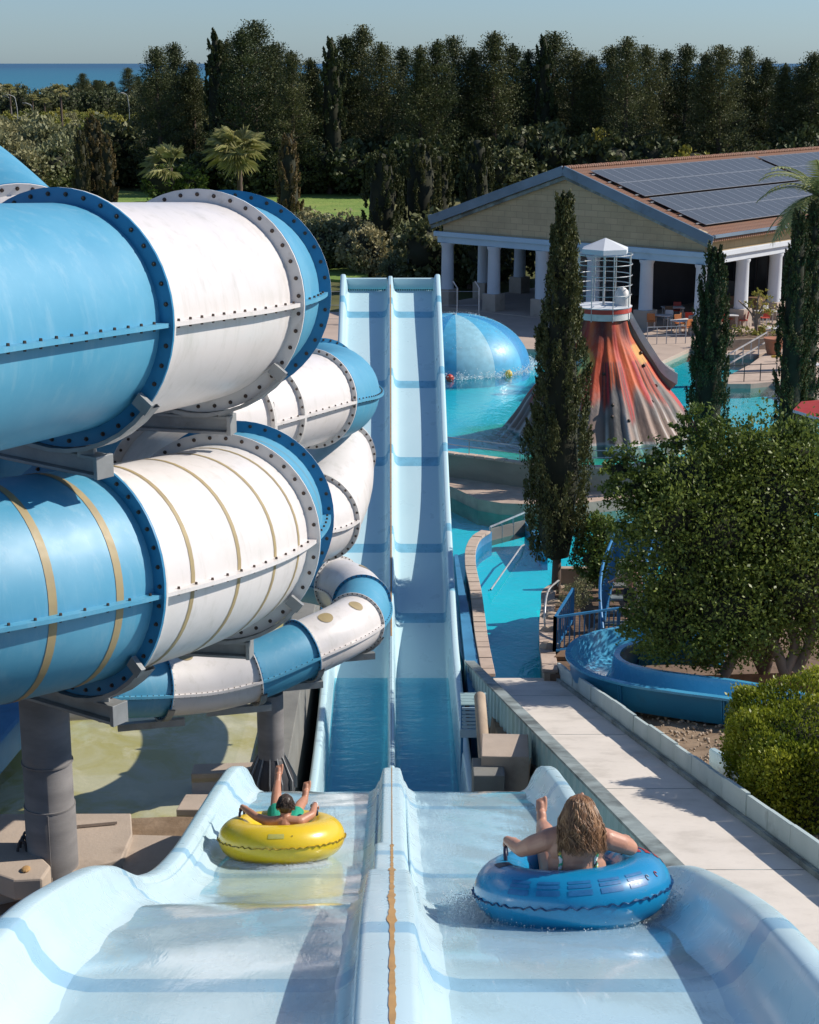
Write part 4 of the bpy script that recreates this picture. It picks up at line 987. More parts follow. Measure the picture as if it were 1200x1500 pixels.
obox('gutter', -.62, -.42, -.4, LS, ZE - .12, ZE + .04, M['fascia'])
obox('gutter', LG + .42, LG + .62, -.4, LS, ZE - .12, ZE + .04, M['fascia'])
# roof slopes
t = NT('clay_roof_tiles'); v = t.n('ShaderNodeMapping', Vector=t.obj(), Rotation=(0, 0, math.atan2(E2.x, E2.y))).outputs[0]
wv = t.n('ShaderNodeTexWave', wave_type='BANDS', bands_direction='Y', Vector=v, Scale=1.35, Distortion=.3)
wv2 = t.n('ShaderNodeTexWave', wave_type='BANDS', bands_direction='X', Vector=v, Scale=.85, Distortion=.4)
c = t.mix(t.noise(v, 2.5, 5), (.24, .115, .065), (.16, .08, .05)); c = t.mix(t.math('MULTIPLY', t.ramp(t.noise(v, .6, 5), .45, .7), .5), c, (.16, .11, .085))
M['tiles'] = t.surf(t.pbr(c, .85, t.bump(t.math('ADD', wv.outputs['Fac'], t.math('MULTIPLY', wv2.outputs['Fac'], .5)), .9, .06)))
rf = None
sl = math.hypot(LG / 2, ZR - ZE)
for sd_ in (0, 1):
    a_e, a_r = (-.5, LG / 2) if sd_ == 0 else (LG + .5, LG / 2); ze = ZE - .5 * (ZR - ZE) / (LG / 2)
    vs = []
    for dz in (0, -.16):
        for a, z in ((a_e, ze), (a_r, ZR)):
            for b in (-.45, LS): vs.append(Q(a, b, z + dz))
    o = MB().add(vs, [(0, 1, 3, 2), (4, 6, 7, 5), (0, 4, 5, 1), (2, 3, 7, 6), (0, 2, 6, 4), (1, 5, 7, 3)]).build('roof', M['tiles'], pv)
    rf = rf or o
    p0, p1 = Q(a_e, -.48, ze - .12), Q(a_r, -.48, ZR - .10)
    MB().bar(p0, p1, .12, .55).build('verge_board', M['fascia'], pv, bevel=.015)
    MB().bar(p0 + E2 * .25 + Vector((0, 0, -.42)), p1 + E2 * .25 + Vector((0, 0, -.42)), .12, .2).build('verge_trim', M['darkcap'], pv)
mb = MB(); L = []
for k in range(60):
    b = -.45 + (LS + .45) * k / 60; mb.tube([Q(LG / 2, b, ZR + .02), Q(LG / 2, b + (LS + .45) / 60 + .06, ZR + .05)], .13, 8)
mb.build('ridge_tiles', M['tiles'], rf, smooth=40)
# columns
def column(a, b, mat):
    cc = Q(a, b, 0)
    MB().lathe([(.42, Z_DECK + 1.05), (.40, Z_DECK + 1.2), (.37, ZB0 - .25), (.44, ZB0 - .12), (.44, ZB0 + .002)], 24, (cc.x, cc.y, 0)).build('column', mat, pv, smooth=40)
    sh = MB().box((0, 0, 0), (1.0, 1.0, 1.1)).build('column_base', M['concrete'], pv, bevel=.02); sh.location = (cc.x, cc.y, Z_DECK + .53); sh.rotation_euler = (0, 0, math.atan2(E2.y, E2.x))
for a in np.linspace(.45, LG - .45, 6): column(a, .2, M['whitepaint'])
for b in np.arange(4.2, LS - 1, 3.9): column(.2, b, M['whitepaint']); column(LG - .2, b, M['whitepaint'])
# ceiling, floor slab, inner dark walls
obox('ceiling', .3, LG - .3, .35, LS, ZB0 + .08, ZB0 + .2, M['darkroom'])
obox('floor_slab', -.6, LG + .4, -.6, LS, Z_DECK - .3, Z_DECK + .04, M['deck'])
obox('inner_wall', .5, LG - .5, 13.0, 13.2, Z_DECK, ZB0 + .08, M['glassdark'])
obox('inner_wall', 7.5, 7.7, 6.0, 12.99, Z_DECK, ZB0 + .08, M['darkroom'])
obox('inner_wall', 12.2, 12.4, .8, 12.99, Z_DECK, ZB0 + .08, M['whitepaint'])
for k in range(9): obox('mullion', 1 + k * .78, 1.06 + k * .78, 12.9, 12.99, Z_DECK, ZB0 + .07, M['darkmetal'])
# counter, display
obox('counter', 1.4, 5.8, 8.5, 9.3, Z_DECK + .04, Z_DECK + 1.1, M['wood'])
dsp = obox('display_case', 3.0, 5.0, 8.6, 9.1, Z_DECK + 1.11, Z_DECK + 2.0, M['glassdark'])
# solar panels
t = NT('solar_glass'); v = t.n('ShaderNodeMapping', Vector=t.obj(), Rotation=(0, 0, math.atan2(E2.x, E2.y))).outputs[0]
sx = t.n('ShaderNodeSeparateXYZ', Vector=v)
ck = t.math('GREATER_THAN', t.math('FRACT', t.math('MULTIPLY', sx.outputs[1], 1 / .172)), .94)
c = t.mix(ck, (.075, .085, .092), (.13, .14, .15))
M['solar'] = t.surf(t.pbr(c, .38, None, .3, .05))
M['solarframe'] = pm('aluminium', (.42, .44, .46), None, .4, metal=.5)
UP = Vector((0, 0, 1)); SLd = (Q(0, 0, ZE) - Q(LG / 2, 0, ZR)).normalized(); SLn = SLd.cross(E2).normalized()
if SLn.z < 0: SLn = -SLn
Rm = Matrix((E2, SLd, SLn)).transposed()
PWd, PHt = 1.06, 2.0
for nm, s0, t0, lb in (('a', .95, .9, 'array of dark solar panels on the upper roof slope by the gable'), ('b', 20.6, .9, 'upper array of dark solar panels farther along the pavilion roof'),
                       ('c', .95, 5.2, 'array of dark solar panels on the lower roof slope by the gable'), ('d', 20.6, 5.2, 'lower array of dark solar panels farther along the pavilion roof')):
    arr = empty('solar_array', (0, 0, 0), label=lb, cat='solar panels', group='solar arrays on the pavilion roof')
    o0 = Q(LG / 2, 0, ZR)
    first = None
    for r_ in range(2):
        for c_ in range(18):
            p = o0 + E2 * (s0 + PWd * (c_ + .5)) + SLd * (t0 + (PHt + .02) * (r_ + .5)) + SLn * .16
            if first is None:
                first = MB().box((0, 0, 0), (PWd - .05, PHt - .05, .03)).build('solar_panel', M['solar'], arr)
                fr_ = MB(); w2, h2 = PWd / 2 - .012, PHt / 2 - .01
                for sx_ in (-1, 1): fr_.box((sx_ * (w2 - .012), 0, .003), (.028, 2 * h2, .036)); fr_.box((0, sx_ * (h2 - .012), .004), (2 * w2, .028, .036))
                f0 = fr_.build('frame', M['solarframe'], first); o = first
            else:
                o = first.copy(); COL.objects.link(o); f = f0.copy(); COL.objects.link(f); f.parent = o
            o.matrix_world = Matrix.Translation(p) @ Rm.to_4x4()
    mb = MB()
    for r_ in (.4, 1.6, 2.4, 3.6): 
        p = o0 + E2 * (s0 - .35) + SLd * (t0 + r_) + SLn * .08; mb.bar(p, p + E2 * (18 * PWd + .7), .05, .06)
    mb.build('mounting_rails', M['solarframe'], arr)

# ------------------------------------------------------------------ tables, chairs, planters and parasols on the deck
def make_table(mat):
    r_ = empty('table', (0, 0, 0)); MB().box((0, 0, .735), (1.3, .8, .04)).build('table_top', mat, r_, bevel=.01)
    for x in (-.55, .55):
        for y in (-.32, .32): MB().bar((x, y, 0), (x, y, .715), .05).build('leg', M['metal'], r_)
    return r_
def make_chair(mat):
    r_ = empty('chair', (0, 0, 0)); MB().box((0, 0, .45), (.48, .46, .04)).build('seat', mat, r_, bevel=.012)
    MB().box((0, .24, .72), (.46, .03, .42), Matrix.Rotation(rad(-10), 3, 'X')).build('backrest', mat, r_, bevel=.012)
    for x in (-.2, .2):
        for y in (-.19, .2): MB().bar((x, y, 0), (x, y, .43), .035).build('leg', M['metal'], r_)
    return r_
cmats = {'orange': 'orangeplastic', 'red': 'redplastic', 'white': 'whiteplastic', 'brown': 'wood'}
chs = {k: make_chair(M[m_]) for k, m_ in cmats.items()}; usedc = set()
tb0 = make_table(M['whiteplastic']); usedt = False
spots = [(1000, 488, 'orange', 'orange', 'beside the pool rail'), (966, 480, 'orange', 'white', 'at the edge of the gable floor near the chute'), (1020, 478, 'red', 'brown', 'in the shade under the gable'), (1064, 480, 'red', 'red', 'before the stone column base'), (1122, 474, 'red', 'white', 'by the bare planted tree'), (985, 468, 'brown', 'red', 'deep inside by the display case'), (1180, 556, 'white', 'white', 'by the right hand water edge'), (1128, 500, 'orange', 'white', 'beside the terracotta pot')]
for u, v, c1, c2, wh in spots:
    p = PZ(u, v, Z_DECK + .05)
    tt = tb0 if not usedt else copy_tree(tb0); usedt = True
    random.seed(u); rz = random.uniform(-.4, .9)
    tt.location = p; tt.rotation_euler = (0, 0, rz); tag(tt, 'pale rectangular table ' + wh, 'table', 'tables on the deck')
    for k, (dx, dy, rr) in enumerate([(-.35, -.62, PI), (.35, .62, 0), (.95, .0, -PI / 2)]):
        cc_ = (c1, c2, c1)[k]
        ch_ = chs[cc_] if cc_ not in usedc else copy_tree(chs[cc_]); usedc.add(cc_)
        q = p + Matrix.Rotation(rz, 3, 'Z') @ Vector((dx, dy, 0)); ch_.location = q; ch_.rotation_euler = (0, 0, rz + rr + random.uniform(-.3, .3))
        tag(ch_, cc_ + ' chair ' + ('nearest' if k == 0 else 'beyond' if k == 1 else 'ending') + ' the table ' + wh, 'chair', 'chairs around the deck tables')
p = PZ(1108, 507, Z_DECK)
pt = empty('planter', (0, 0, 0), label='square low stone planter box below the bare tree', cat='planter')
MB().box((p.x, p.y, Z_DECK + .3), (4.6, 2.2, .6), Matrix.Rotation(.2, 3, 'Z')).build('box', M['stone'], pt, bevel=.03); MB().box((p.x, p.y, Z_DECK + .6), (4.3, 1.9, .05), Matrix.Rotation(.2, 3, 'Z')).build('soil', M['soil'], pt)
p = PZ(1133, 520, Z_DECK); pot = MB().lathe([(.001, 0), (.34, 0), (.5, .75), (.55, .8), (.55, .9), (.45, .9), (.001, .82)], 18).build('plant_pot', M['terracotta'], smooth=40); pot.location = p; tag(pot, 'terracotta pot at the top of the tan spit', 'plant pot')
# closed dark parasol and red sail parasol
p = PZ(1195, 482, Z_DECK); cp = empty('parasol', p, label='closed dark parasol standing by the right hand column', cat='parasol')
MB().lathe([(.05, .9), (.26, 1.0), (.30, 1.5), (.22, 2.4), (.06, 3.3), (.001, 3.4)], 14).build('folded_canopy', M['darkmetal'], cp, smooth=50); MB().tube([(0, 0, 0), (0, 0, 3.4)], .03, 8).build('pole', M['metal'], cp)
pr = PY(1250, 600, 54.0); rp = empty('parasol', pr, label='red parasol with a pale hem at the right edge beside the cypress', cat='parasol')
rows = [[(r_ * math.cos(2 * PI * k / 8), r_ * math.sin(2 * PI * k / 8), z) for k in range(8)] for r_, z in ((1.95, -.09), (1.93, .0), (.02, .30))]
mb = MB().grid(rows, closed=True); mb.m = [1 if i < 8 else 0 for i in range(len(mb.f))]; mb.build('canopy', [M['redplastic'], M['whitepaint']], rp); MB().tube([(0, 0, -3.8), (0, 0, .4)], .035, 8).build('pole', M['metal'], rp)
yr = empty('railing', (0, 0, 0), label='low metal railing with posts before the gable tables', cat='railing')
a, b = PZ(948, 505, Z_DECK), PZ(1004, 503, Z_DECK)
for z in (.5, .95): MB().bar(a + Vector((0, 0, z)), b + Vector((0, 0, z)), .045).build('rail', M['metal'], yr)
for q in np.linspace(0, 1, 5): MB().bar(a.lerp(b, q), a.lerp(b, q) + Vector((0, 0, .97)), .045).build('post', M['metal'], yr)
# gates / wall of stones on right bank
yb_ = MB().bar(PZ(1130, 531, Z_DECK) + Vector((0, 0, .3)), PZ(1230, 528, Z_DECK) + Vector((0, 0, .3)), .12, .1).build('barrier_bar', pm('yellow_paint', (.55, .38, .04), None, .5)); tag(yb_, 'yellow horizontal bar behind the right hand cypress', 'barrier')
# ------------------------------------------------------------------ vegetation
RNG = np.random.default_rng(7)
def leaf_obj(name, C_, D_, S_, asp, mat, parent, tint=None, bend=.0):
    """C_ centres, D_ long-axis directions, S_ sizes -> many small diamond leaves"""
    n = len(C_); D_ = D_ / (np.linalg.norm(D_, axis=1, keepdims=True) + 1e-9)
    R_ = RNG.normal(size=(n, 3)); W_ = np.cross(D_, R_); W_ /= (np.linalg.norm(W_, axis=1, keepdims=True) + 1e-9)
    S_ = np.asarray(S_).reshape(n, 1); a = C_ - D_ * S_ * .5; b = C_ + W_ * S_ * asp * .5; c = C_ + D_ * S_ * .5; d = C_ - W_ * S_ * asp * .5
    V = np.stack([a, b, c, d], 1).reshape(-1, 3).astype(np.float32)
    me = bpy.data.meshes.new(name); me.vertices.add(4 * n); me.vertices.foreach_set('co', V.ravel())
    me.loops.add(4 * n); me.loops.foreach_set('vertex_index', np.arange(4 * n, dtype=np.int32))
    me.polygons.add(n); me.polygons.foreach_set('loop_start', np.arange(0, 4 * n, 4, dtype=np.int32)); me.polygons.foreach_set('loop_total', np.full(n, 4, np.int32))
    me.update(calc_edges=True)
    at = me.attributes.new('tint', 'FLOAT', 'FACE'); at.data.foreach_set('value', (tint if tint is not None else RNG.random(n)).astype(np.float32))
    me.materials.append(mat)
    o = bpy.data.objects.new(name, me); COL.objects.link(o)
    if parent is not None: o.parent = parent
    return o
def rnd_dirs(n):
    d = RNG.normal(size=(n, 3)); return d / np.linalg.norm(d, axis=1, keepdims=True)
M['lf_forest'] = leafmat('dark_conifer_leaf', (.028, .042, .018), (.145, .165, .066), .15)
M['lf_cyp'] = leafmat('cypress_leaf', (.025, .038, .014), (.115, .125, .04), .15, patch=1.5)
M['lf_brown'] = leafmat('brown_cypress_leaf', (.075, .062, .028), (.19, .15, .065), .15)
M['lf_bush'] = leafmat('glossy_bush_leaf', (.045, .085, .018), (.23, .29, .06), .30, .45, .8)
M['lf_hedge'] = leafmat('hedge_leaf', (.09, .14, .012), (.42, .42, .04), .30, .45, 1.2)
M['lf_olive'] = leafmat('olive_leaf', (.15, .16, .08), (.36, .35, .20), .2)
M['lf_citrus'] = leafmat('orchard_leaf', (.11, .14, .025), (.40, .37, .08), .25)
M['lf_palm'] = leafmat('palm_frond', (.16, .19, .06), (.50, .48, .25), .3)
M['lf_green'] = leafmat('bright_green_leaf', (.05, .09, .02), (.16, .22, .05), .3)
M['core'] = pm('dark_core', (.030, .032, .015), (.018, .020, .010), .95, 2)  # solid dark core added inside foliage so crowns are not see-through

def column_cypress(h, r, seed, mat, n=15000, size=.11, top=None, base=.08, name='cypress_tree', trunk_h=None, lumps=26, prof_q=(.35, .72, 1, .95, .78, .5, .2, .04)):
    """tall narrow tree made of upward flames of foliage"""
    global RNG
    RNG = np.random.default_rng(seed); random.seed(seed)
    root = empty(name, (0, 0, 0)); tz = base * h
    MB().tube([(0, 0, -.3), (.02, .01, tz), (0, .02, h * .5)], [r * .16, r * .14, r * .07], 9).build('trunk', M['bark'], root, smooth=60)
    def rad_at(q):                                   # outline, q from 0 foot to 1 tip
        return r * np.interp(q, [0, .04, .25, .5, .7, .88, .97, 1], prof_q)
    nf = int(lumps * h * .75); Cs = []; Ds = []; Ss = []; Ts = []
    per = max(20, n // nf)
    for k in range(nf):
        q = random.random() ** .9 * .97; a = random.uniform(0, 2 * PI); rr = float(rad_at(np.array(q))) * random.uniform(.72, 1.06)
        if random.random() < .06: rr *= 1.16
        L = random.uniform(.5, 1.1) * min(1.0, .35 + r * .6) * (1.1 - .4 * q); wv_ = L * .20
        o = np.array([rr * math.cos(a), rr * math.sin(a), tz + (h - tz) * q])
        ax_ = np.array([math.cos(a) * .22, math.sin(a) * .22, 1.0])
        tt = RNG.random(per); rd = RNG.normal(size=(per, 3)) * wv_ * (1 - .75 * tt)[:, None] * .62
        P_ = o + ax_ * ((tt - .4) * L)[:, None] + rd
        zc = np.clip(P_[:, 2], tz * .95, None); P_[:, 2] = zc
        Cs.append(P_); Ds.append(ax_ + RNG.normal(size=(per, 3)) * .45); Ss.append(np.full(per, size) * RNG.uniform(.6, 1.3, per)); Ts.append(np.clip(RNG.normal(random.uniform(.25, .7), .2, per), 0, 1))
    leaf_obj('crown', np.concatenate(Cs), np.concatenate(Ds), np.concatenate(Ss), .45, mat, root, np.concatenate(Ts))
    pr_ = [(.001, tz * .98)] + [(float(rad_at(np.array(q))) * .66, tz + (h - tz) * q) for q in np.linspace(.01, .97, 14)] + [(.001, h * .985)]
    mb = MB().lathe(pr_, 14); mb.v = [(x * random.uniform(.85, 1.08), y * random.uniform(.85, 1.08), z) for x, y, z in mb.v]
    mb.build('dark_core', M['core'], root, smooth=60)
    return root
def conifer(h, r, seed, mat, n=24000, size=.20, name='conifer_tree', pointed=.8, open_=.25):
    global RNG
    RNG = np.random.default_rng(seed); random.seed(seed)
    root = empty(name, (0, 0, 0))
    MB().tube([(0, 0, -.5), (.1, 0, h * .3), (-.1, .1, h * .65), (0, 0, h * .96)], [.28, .22, .13, .03], 8).build('trunk', M['bark'], root, smooth=60)
    Cs = []; Ds = []; Ss = []; Ts = []; nb_ = 130; per = n // nb_
    lob = [(random.uniform(0, 2 * PI), random.uniform(.15, .85), random.uniform(.6, 1.25)) for _ in range(9)]
    bm = MB()
    for k in range(nb_):
        q = .06 + .93 * (k / nb_) ** .92; a = k * 2.4 + random.uniform(-.6, .6)
        env = r * min(1, (q / .16) ** .5) * (1 - q) ** pointed * 1.15 + .18
        f = 1
        for la, lq, ls in lob:
            f += (ls - 1) * math.exp(-((q - lq) / .12) ** 2) * max(0, math.cos(a - la))
        env *= f * random.uniform(.55, 1.12)
        if random.random() < open_ * .3: continue
        z0 = h * q - env * .15; tip = np.array([env * math.cos(a), env * math.sin(a), z0 + env * random.uniform(.15, .55)]); st_ = np.array([0, 0, z0 - env * .1])
        tt = RNG.random(per) ** .55; sp_ = .16 * r * (.35 + .5 * tt) + .12
        P_ = st_ + (tip - st_) * tt[:, None] + RNG.normal(size=(per, 3)) * sp_[:, None] * np.array([1, 1, .8]) * .62
        P_[:, 2] = np.clip(P_[:, 2], .1, h * 1.02)
        d = (tip - st_) / (np.linalg.norm(tip - st_) + 1e-6)
        Cs.append(P_); Ds.append(d * .7 + np.array([0, 0, .5]) + RNG.normal(size=(per, 3)) * .5); Ss.append(size * RNG.uniform(.5, 1.25, per)); Ts.append(np.clip(RNG.normal(random.uniform(.2, .65), .2, per), 0, 1))
        if q < .8 and k % 3 == 0: bm.tube([tuple(st_), tuple(st_ + (tip - st_) * .85)], [.06, .02], 4)
    bm.build('limb', M['bark'], root)
    # leader
    m_ = per * 4; tt = RNG.random(m_); P_ = np.stack([RNG.normal(size=m_) * .28 * (1.1 - tt), RNG.normal(size=m_) * .28 * (1.1 - tt), h * (.80 + .22 * tt)], 1)
    Cs.append(P_); Ds.append(np.tile([0, 0, 1.], (m_, 1)) + RNG.normal(size=(m_, 3)) * .5); Ss.append(size * RNG.uniform(.5, 1.1, m_)); Ts.append(RNG.random(m_) * .7)
    leaf_obj('crown', np.concatenate(Cs), np.concatenate(Ds), np.concatenate(Ss), .5, mat, root, np.concatenate(Ts))
    return root
def bush(lobes, seed, mat, n, size, name, parent=None, asp=.55, core=.72, clump=40, shell=.75, up=.3, droop=0, flat_bottom=None):
    """broad leaved mass: lobes = (centre, radii); leaves grouped in clumps near the surface of each lobe"""
    global RNG
    RNG = np.random.default_rng(seed); random.seed(seed)
    vol_ = np.array([l[1][0] * l[1][1] + l[1][2] * l[1][0] for l in lobes]); vol_ = vol_ / vol_.sum()
    Cs = []; Ds = []; Ss = []; Ts = []; nc = n // clump
    for li in RNG.choice(len(lobes), nc, p=vol_):
        c, rr = lobes[li]; d = rnd_dirs(1)[0]; rr = np.array(rr); k = random.uniform(shell, 1.0) if random.random() < .85 else random.uniform(1.0, 1.12)
        o = np.array(c) + d * rr * k; cs = float(rr.mean()) * random.uniform(.10, .20)
        if flat_bottom is not None and o[2] < flat_bottom: o[2] = flat_bottom + random.uniform(0, .2)
        P_ = o + RNG.normal(size=(clump, 3)) * cs * np.array([1, 1, .7])
        Cs.append(P_); Ds.append(d * .6 + np.array([0, 0, up]) + RNG.normal(size=(clump, 3)) * .8); Ss.append(size * RNG.uniform(.55, 1.3, clump)); Ts.append(np.clip(RNG.normal(random.uniform(.2, .75), .22, clump), 0, 1))
    o = leaf_obj(name, np.concatenate(Cs), np.concatenate(Ds), np.concatenate(Ss), asp, mat, parent, np.concatenate(Ts))
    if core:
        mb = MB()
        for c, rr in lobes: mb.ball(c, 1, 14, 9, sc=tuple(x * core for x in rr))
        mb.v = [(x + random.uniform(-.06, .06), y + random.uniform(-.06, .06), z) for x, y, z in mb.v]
        mb.build('dark_core', M['core'], parent if parent is not None else o, smooth=80)
    return o
def place(root, p, s=1, rz=0, label=None, cat=None, group=None, sz=None):
    root.location = p; root.scale = (s, s, sz or s); root.rotation_euler = (0, 0, rz); return tag(root, label, cat, group)

# --- foreground cypresses
c1 = column_cypress(12.1, .97, 4, M['lf_cyp'], 46000, .105, base=.085, lumps=40, prof_q=(.50, .86, 1, .80, .53, .30, .15, .04))
p = PZ(814, 866, -15.68); place(c1, (p.x, p.y, -15.7), 1, .4, 'tallest dark cypress, rising from the garden island before the volcano', 'cypress tree', 'cypresses around the pools')
c2 = column_cypress(9.4, .78, 9, M['lf_cyp'], 26000, .11, base=.03, lumps=40)
p = PY(1032, 700, 64); place(c2, (p.x, p.y, Z_LEDGE), 1, 1.0, 'short dark cypress between the volcano and the tan spit', 'cypress tree', 'cypresses around the pools')
c3 = column_cypress(10.9, .66, 14, M['lf_cyp'], 26000, .11, base=.03, lumps=40)
p = PY(1150, 700, 66); place(c3, (p.x, p.y, Z_LEDGE), .97, .3, 'slender dark cypress at the right, taller of a joined pair', 'cypress tree', 'cypresses around the pools')
c4 = copy_tree(c3); p = PY(1170, 700, 66.6); place(c4, (p.x, p.y, Z_LEDGE), .98, 2.2, 'slender dark cypress at the right, shoulder to shoulder behind its pair', 'cypress tree', 'cypresses around the pools', sz=1.0)
# --- bushy tree on the right
bt = empty('broadleaf_tree', (0, 0, 0), label='large round bushy tree leaning over the curved blue flume', cat='tree')
B0 = PZ(1120, 972, -14.9)
def tb(u, v, y): return tuple(PY(u, v, y))
lobes = [(tb(1035, 790, 41), (2.1, 2.1, 2.3)), (tb(1130, 760, 41.5), (2.1, 2.2, 2.5)), (tb(1005, 862, 40.2), (1.32, 1.4, 1.4)), (tb(1060, 890, 40), (1.7, 1.5, 1.35)), (tb(1150, 860, 40.5), (1.5, 1.6, 1.5)),
         (tb(1010, 705, 41.5), (1.3, 1.4, .9)), (tb(1100, 682, 42), (1.2, 1.4, .9)), (tb(1180, 690, 42), (1.2, 1.4, 1.2)), (tb(945, 715, 41.5), (.75, .8, .5)), (tb(905, 690, 41.5), (.45, .5, .3)), (tb(985, 760, 40.6), (1.05, 1.1, .9)), (tb(1230, 800, 41), (1.5, 1.6, 2.4)), (tb(985, 915, 39.9), (1.1, 1.0, .95)), (tb(1090, 925, 40), (1.1, 1.0, .8)), (tb(962, 900, 40.2), (.7, .7, .8)), (tb(1200, 900, 40.8), (1.1, 1.1, 1.0))]
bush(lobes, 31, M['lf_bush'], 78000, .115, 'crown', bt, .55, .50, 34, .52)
sprl = [(tb(u, v, 41.6), (.35, .35, .42)) for u, v in [(1000, 628), (1020, 612), (1050, 620), (1085, 635), (1140, 640), (1165, 630), (1195, 640), (1035, 650), (985, 650), (960, 668), (925, 672), (900, 668)]] + [(tb(u, v, 41.2), (.55, .5, .42)) for u, v in [(925, 775), (918, 830), (935, 905), (975, 950), (1040, 965), (910, 720), (1105, 640), (1060, 645), (935, 745)]]
bush(sprl, 33, M['lf_bush'], 11000, .115, 'twig_leaves', bt, .5, 0, 18, .2)
mb = MB(); base = Vector((B0.x, B0.y, -15.1))
for tops in ((1010, 740, 41), (1110, 720, 41.5), (1170, 780, 41), (960, 800, 40.5), (1060, 700, 41.8)):
    q = Vector(tb(*tops)); m_ = base.lerp(q, .45) + Vector((.2, 0, .5)); mb.tube(curve_pts([base, m_, q], .4)[0], list(np.linspace(.17, .03, len(curve_pts([base, m_, q], .4)[0]))), 8)
for u, v, y in [(1010, 606, 41.6), (1050, 612, 41.6), (985, 645, 41.5), (1150, 628, 41.6), (902, 664, 41.5), (1190, 630, 41.7)]:
    q = Vector(tb(u, v, y)); mb.tube([Vector(tb(1060, 720, 41.5)).lerp(q, .3), q], [.035, .012], 5)
mb.build('trunk', M['bark'], bt, smooth=60)
ot = empty('gnarled_tree', (0, 0, 0), label='gnarled pale trunks at the right edge below the bushy tree', cat='tree')
mb = MB()
for path_ in ([(1150, 985), (1165, 950), (1155, 905), (1170, 850)], [(1165, 985), (1185, 945), (1192, 890), (1196, 830)], [(1150, 985), (1135, 945), (1120, 910), (1118, 850)], [(1060, 990), (1075, 960), (1072, 930), (1062, 870)]):
    pp_ = [PY(u, v, 40.2 + .1 * i) for i, (u, v) in enumerate(path_)]; pp_, _ = curve_pts(pp_, .2); mb.tube(pp_, list(np.linspace(.15, .07, len(pp_))), 9)
mb.build('trunk', M['palebark'], ot, smooth=60)
# --- clipped hedge
hg = empty('hedge', (0, 0, 0), label='clipped bright green hedge block at the right behind the low wall', cat='hedge')
hc_ = []
HX0, HX1, HY0, HY1, HZ0, HZ1 = 5.85, 9.8, 25.9, 29.6, -13.0, -10.75
RNG = np.random.default_rng(77)
n = 52000
u_ = RNG.random((n, 3)); face = RNG.choice(4, n, p=[.34, .30, .28, .08])
X = HX0 + (HX1 - HX0) * u_[:, 0]; Y = HY0 + (HY1 - HY0) * u_[:, 1]; Z = HZ0 + (HZ1 - HZ0) * u_[:, 2]
Y = np.where(face == 0, HY0, Y); X = np.where(face == 1, HX0, X); Z = np.where(face == 2, HZ1, Z); Y = np.where(face == 3, HY1, Y)
rc = .85                                             # round the edges
cx = np.clip(X, HX0 + rc, HX1 - rc); cy = np.clip(Y, HY0 + rc, HY1 - rc); cz = np.clip(Z, HZ0, HZ1 - rc)
d = np.stack([X - cx, Y - cy, Z - cz], 1); L = np.linalg.norm(d, axis=1, keepdims=True) + 1e-6; nd = d / L
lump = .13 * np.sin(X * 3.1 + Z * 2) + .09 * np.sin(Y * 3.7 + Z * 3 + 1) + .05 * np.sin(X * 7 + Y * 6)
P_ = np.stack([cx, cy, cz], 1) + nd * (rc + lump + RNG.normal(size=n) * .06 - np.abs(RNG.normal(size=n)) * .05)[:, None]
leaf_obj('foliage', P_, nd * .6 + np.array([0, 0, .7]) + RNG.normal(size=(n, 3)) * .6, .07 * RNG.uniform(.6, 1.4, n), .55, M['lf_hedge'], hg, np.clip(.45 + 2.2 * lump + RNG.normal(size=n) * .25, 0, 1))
MB().box(((HX0 + HX1) / 2, (HY0 + HY1) / 2, (HZ0 + HZ1) / 2 - .2), (HX1 - HX0 - .3, HY1 - HY0 - .3, HZ1 - HZ0 - .25)).build('dark_core', M['core'], hg, bevel=.7, bseg=5)
# --- small plants on the island
sb = empty('shrub', (0, 0, 0), label='small grey green shrub at the foot of the tallest cypress', cat='shrub')
p = PZ(838, 893, -15.6); bush([((p.x, p.y, p.z + .38), (.42, .42, .4)), ((p.x + .3, p.y + .2, p.z + .5), (.3, .3, .4))], 41, M['lf_olive'], 2600, .07, 'foliage', sb, .35, 0, 20); MB().tube([(p.x, p.y, p.z - .2), (p.x, p.y, p.z + .4)], .03, 6).build('stem', M['bark'], sb)
sb2 = empty('small_tree', (0, 0, 0), label='small dark leafed tree between the tallest cypress and the blue stairs', cat='tree')
q0 = PZ(880, 870, -15.6); lob2 = [(tb(u, v, 49.4), (.5, .5, .6)) for u, v in [(872, 800), (880, 782), (866, 820), (878, 835)]] + [(tb(880, 768, 49.6), (.45, .5, .35))]
bush(lob2, 43, M['lf_bush'], 5200, .12, 'crown', sb2, .5, .45, 26); MB().tube([(q0.x, q0.y, -15.8), tb(884, 830, 49.4), tb(886, 800, 49.4)], [.07, .05, .03], 7).build('trunk', M['bark'], sb2)
# soil litter at the flume
droplets('leaf_litter', 900, lambda: (lambda y, x: (Vector((x, y, path_z(y) - .32)), 1))(*(lambda y: (y, random.uniform(path_rx(y) + .3, path_rx(y) + 4.5)))(random.uniform(30, 42))), .02, .07, 6); bpy.data.objects['leaf_litter'].data.materials[0] = M['stone']
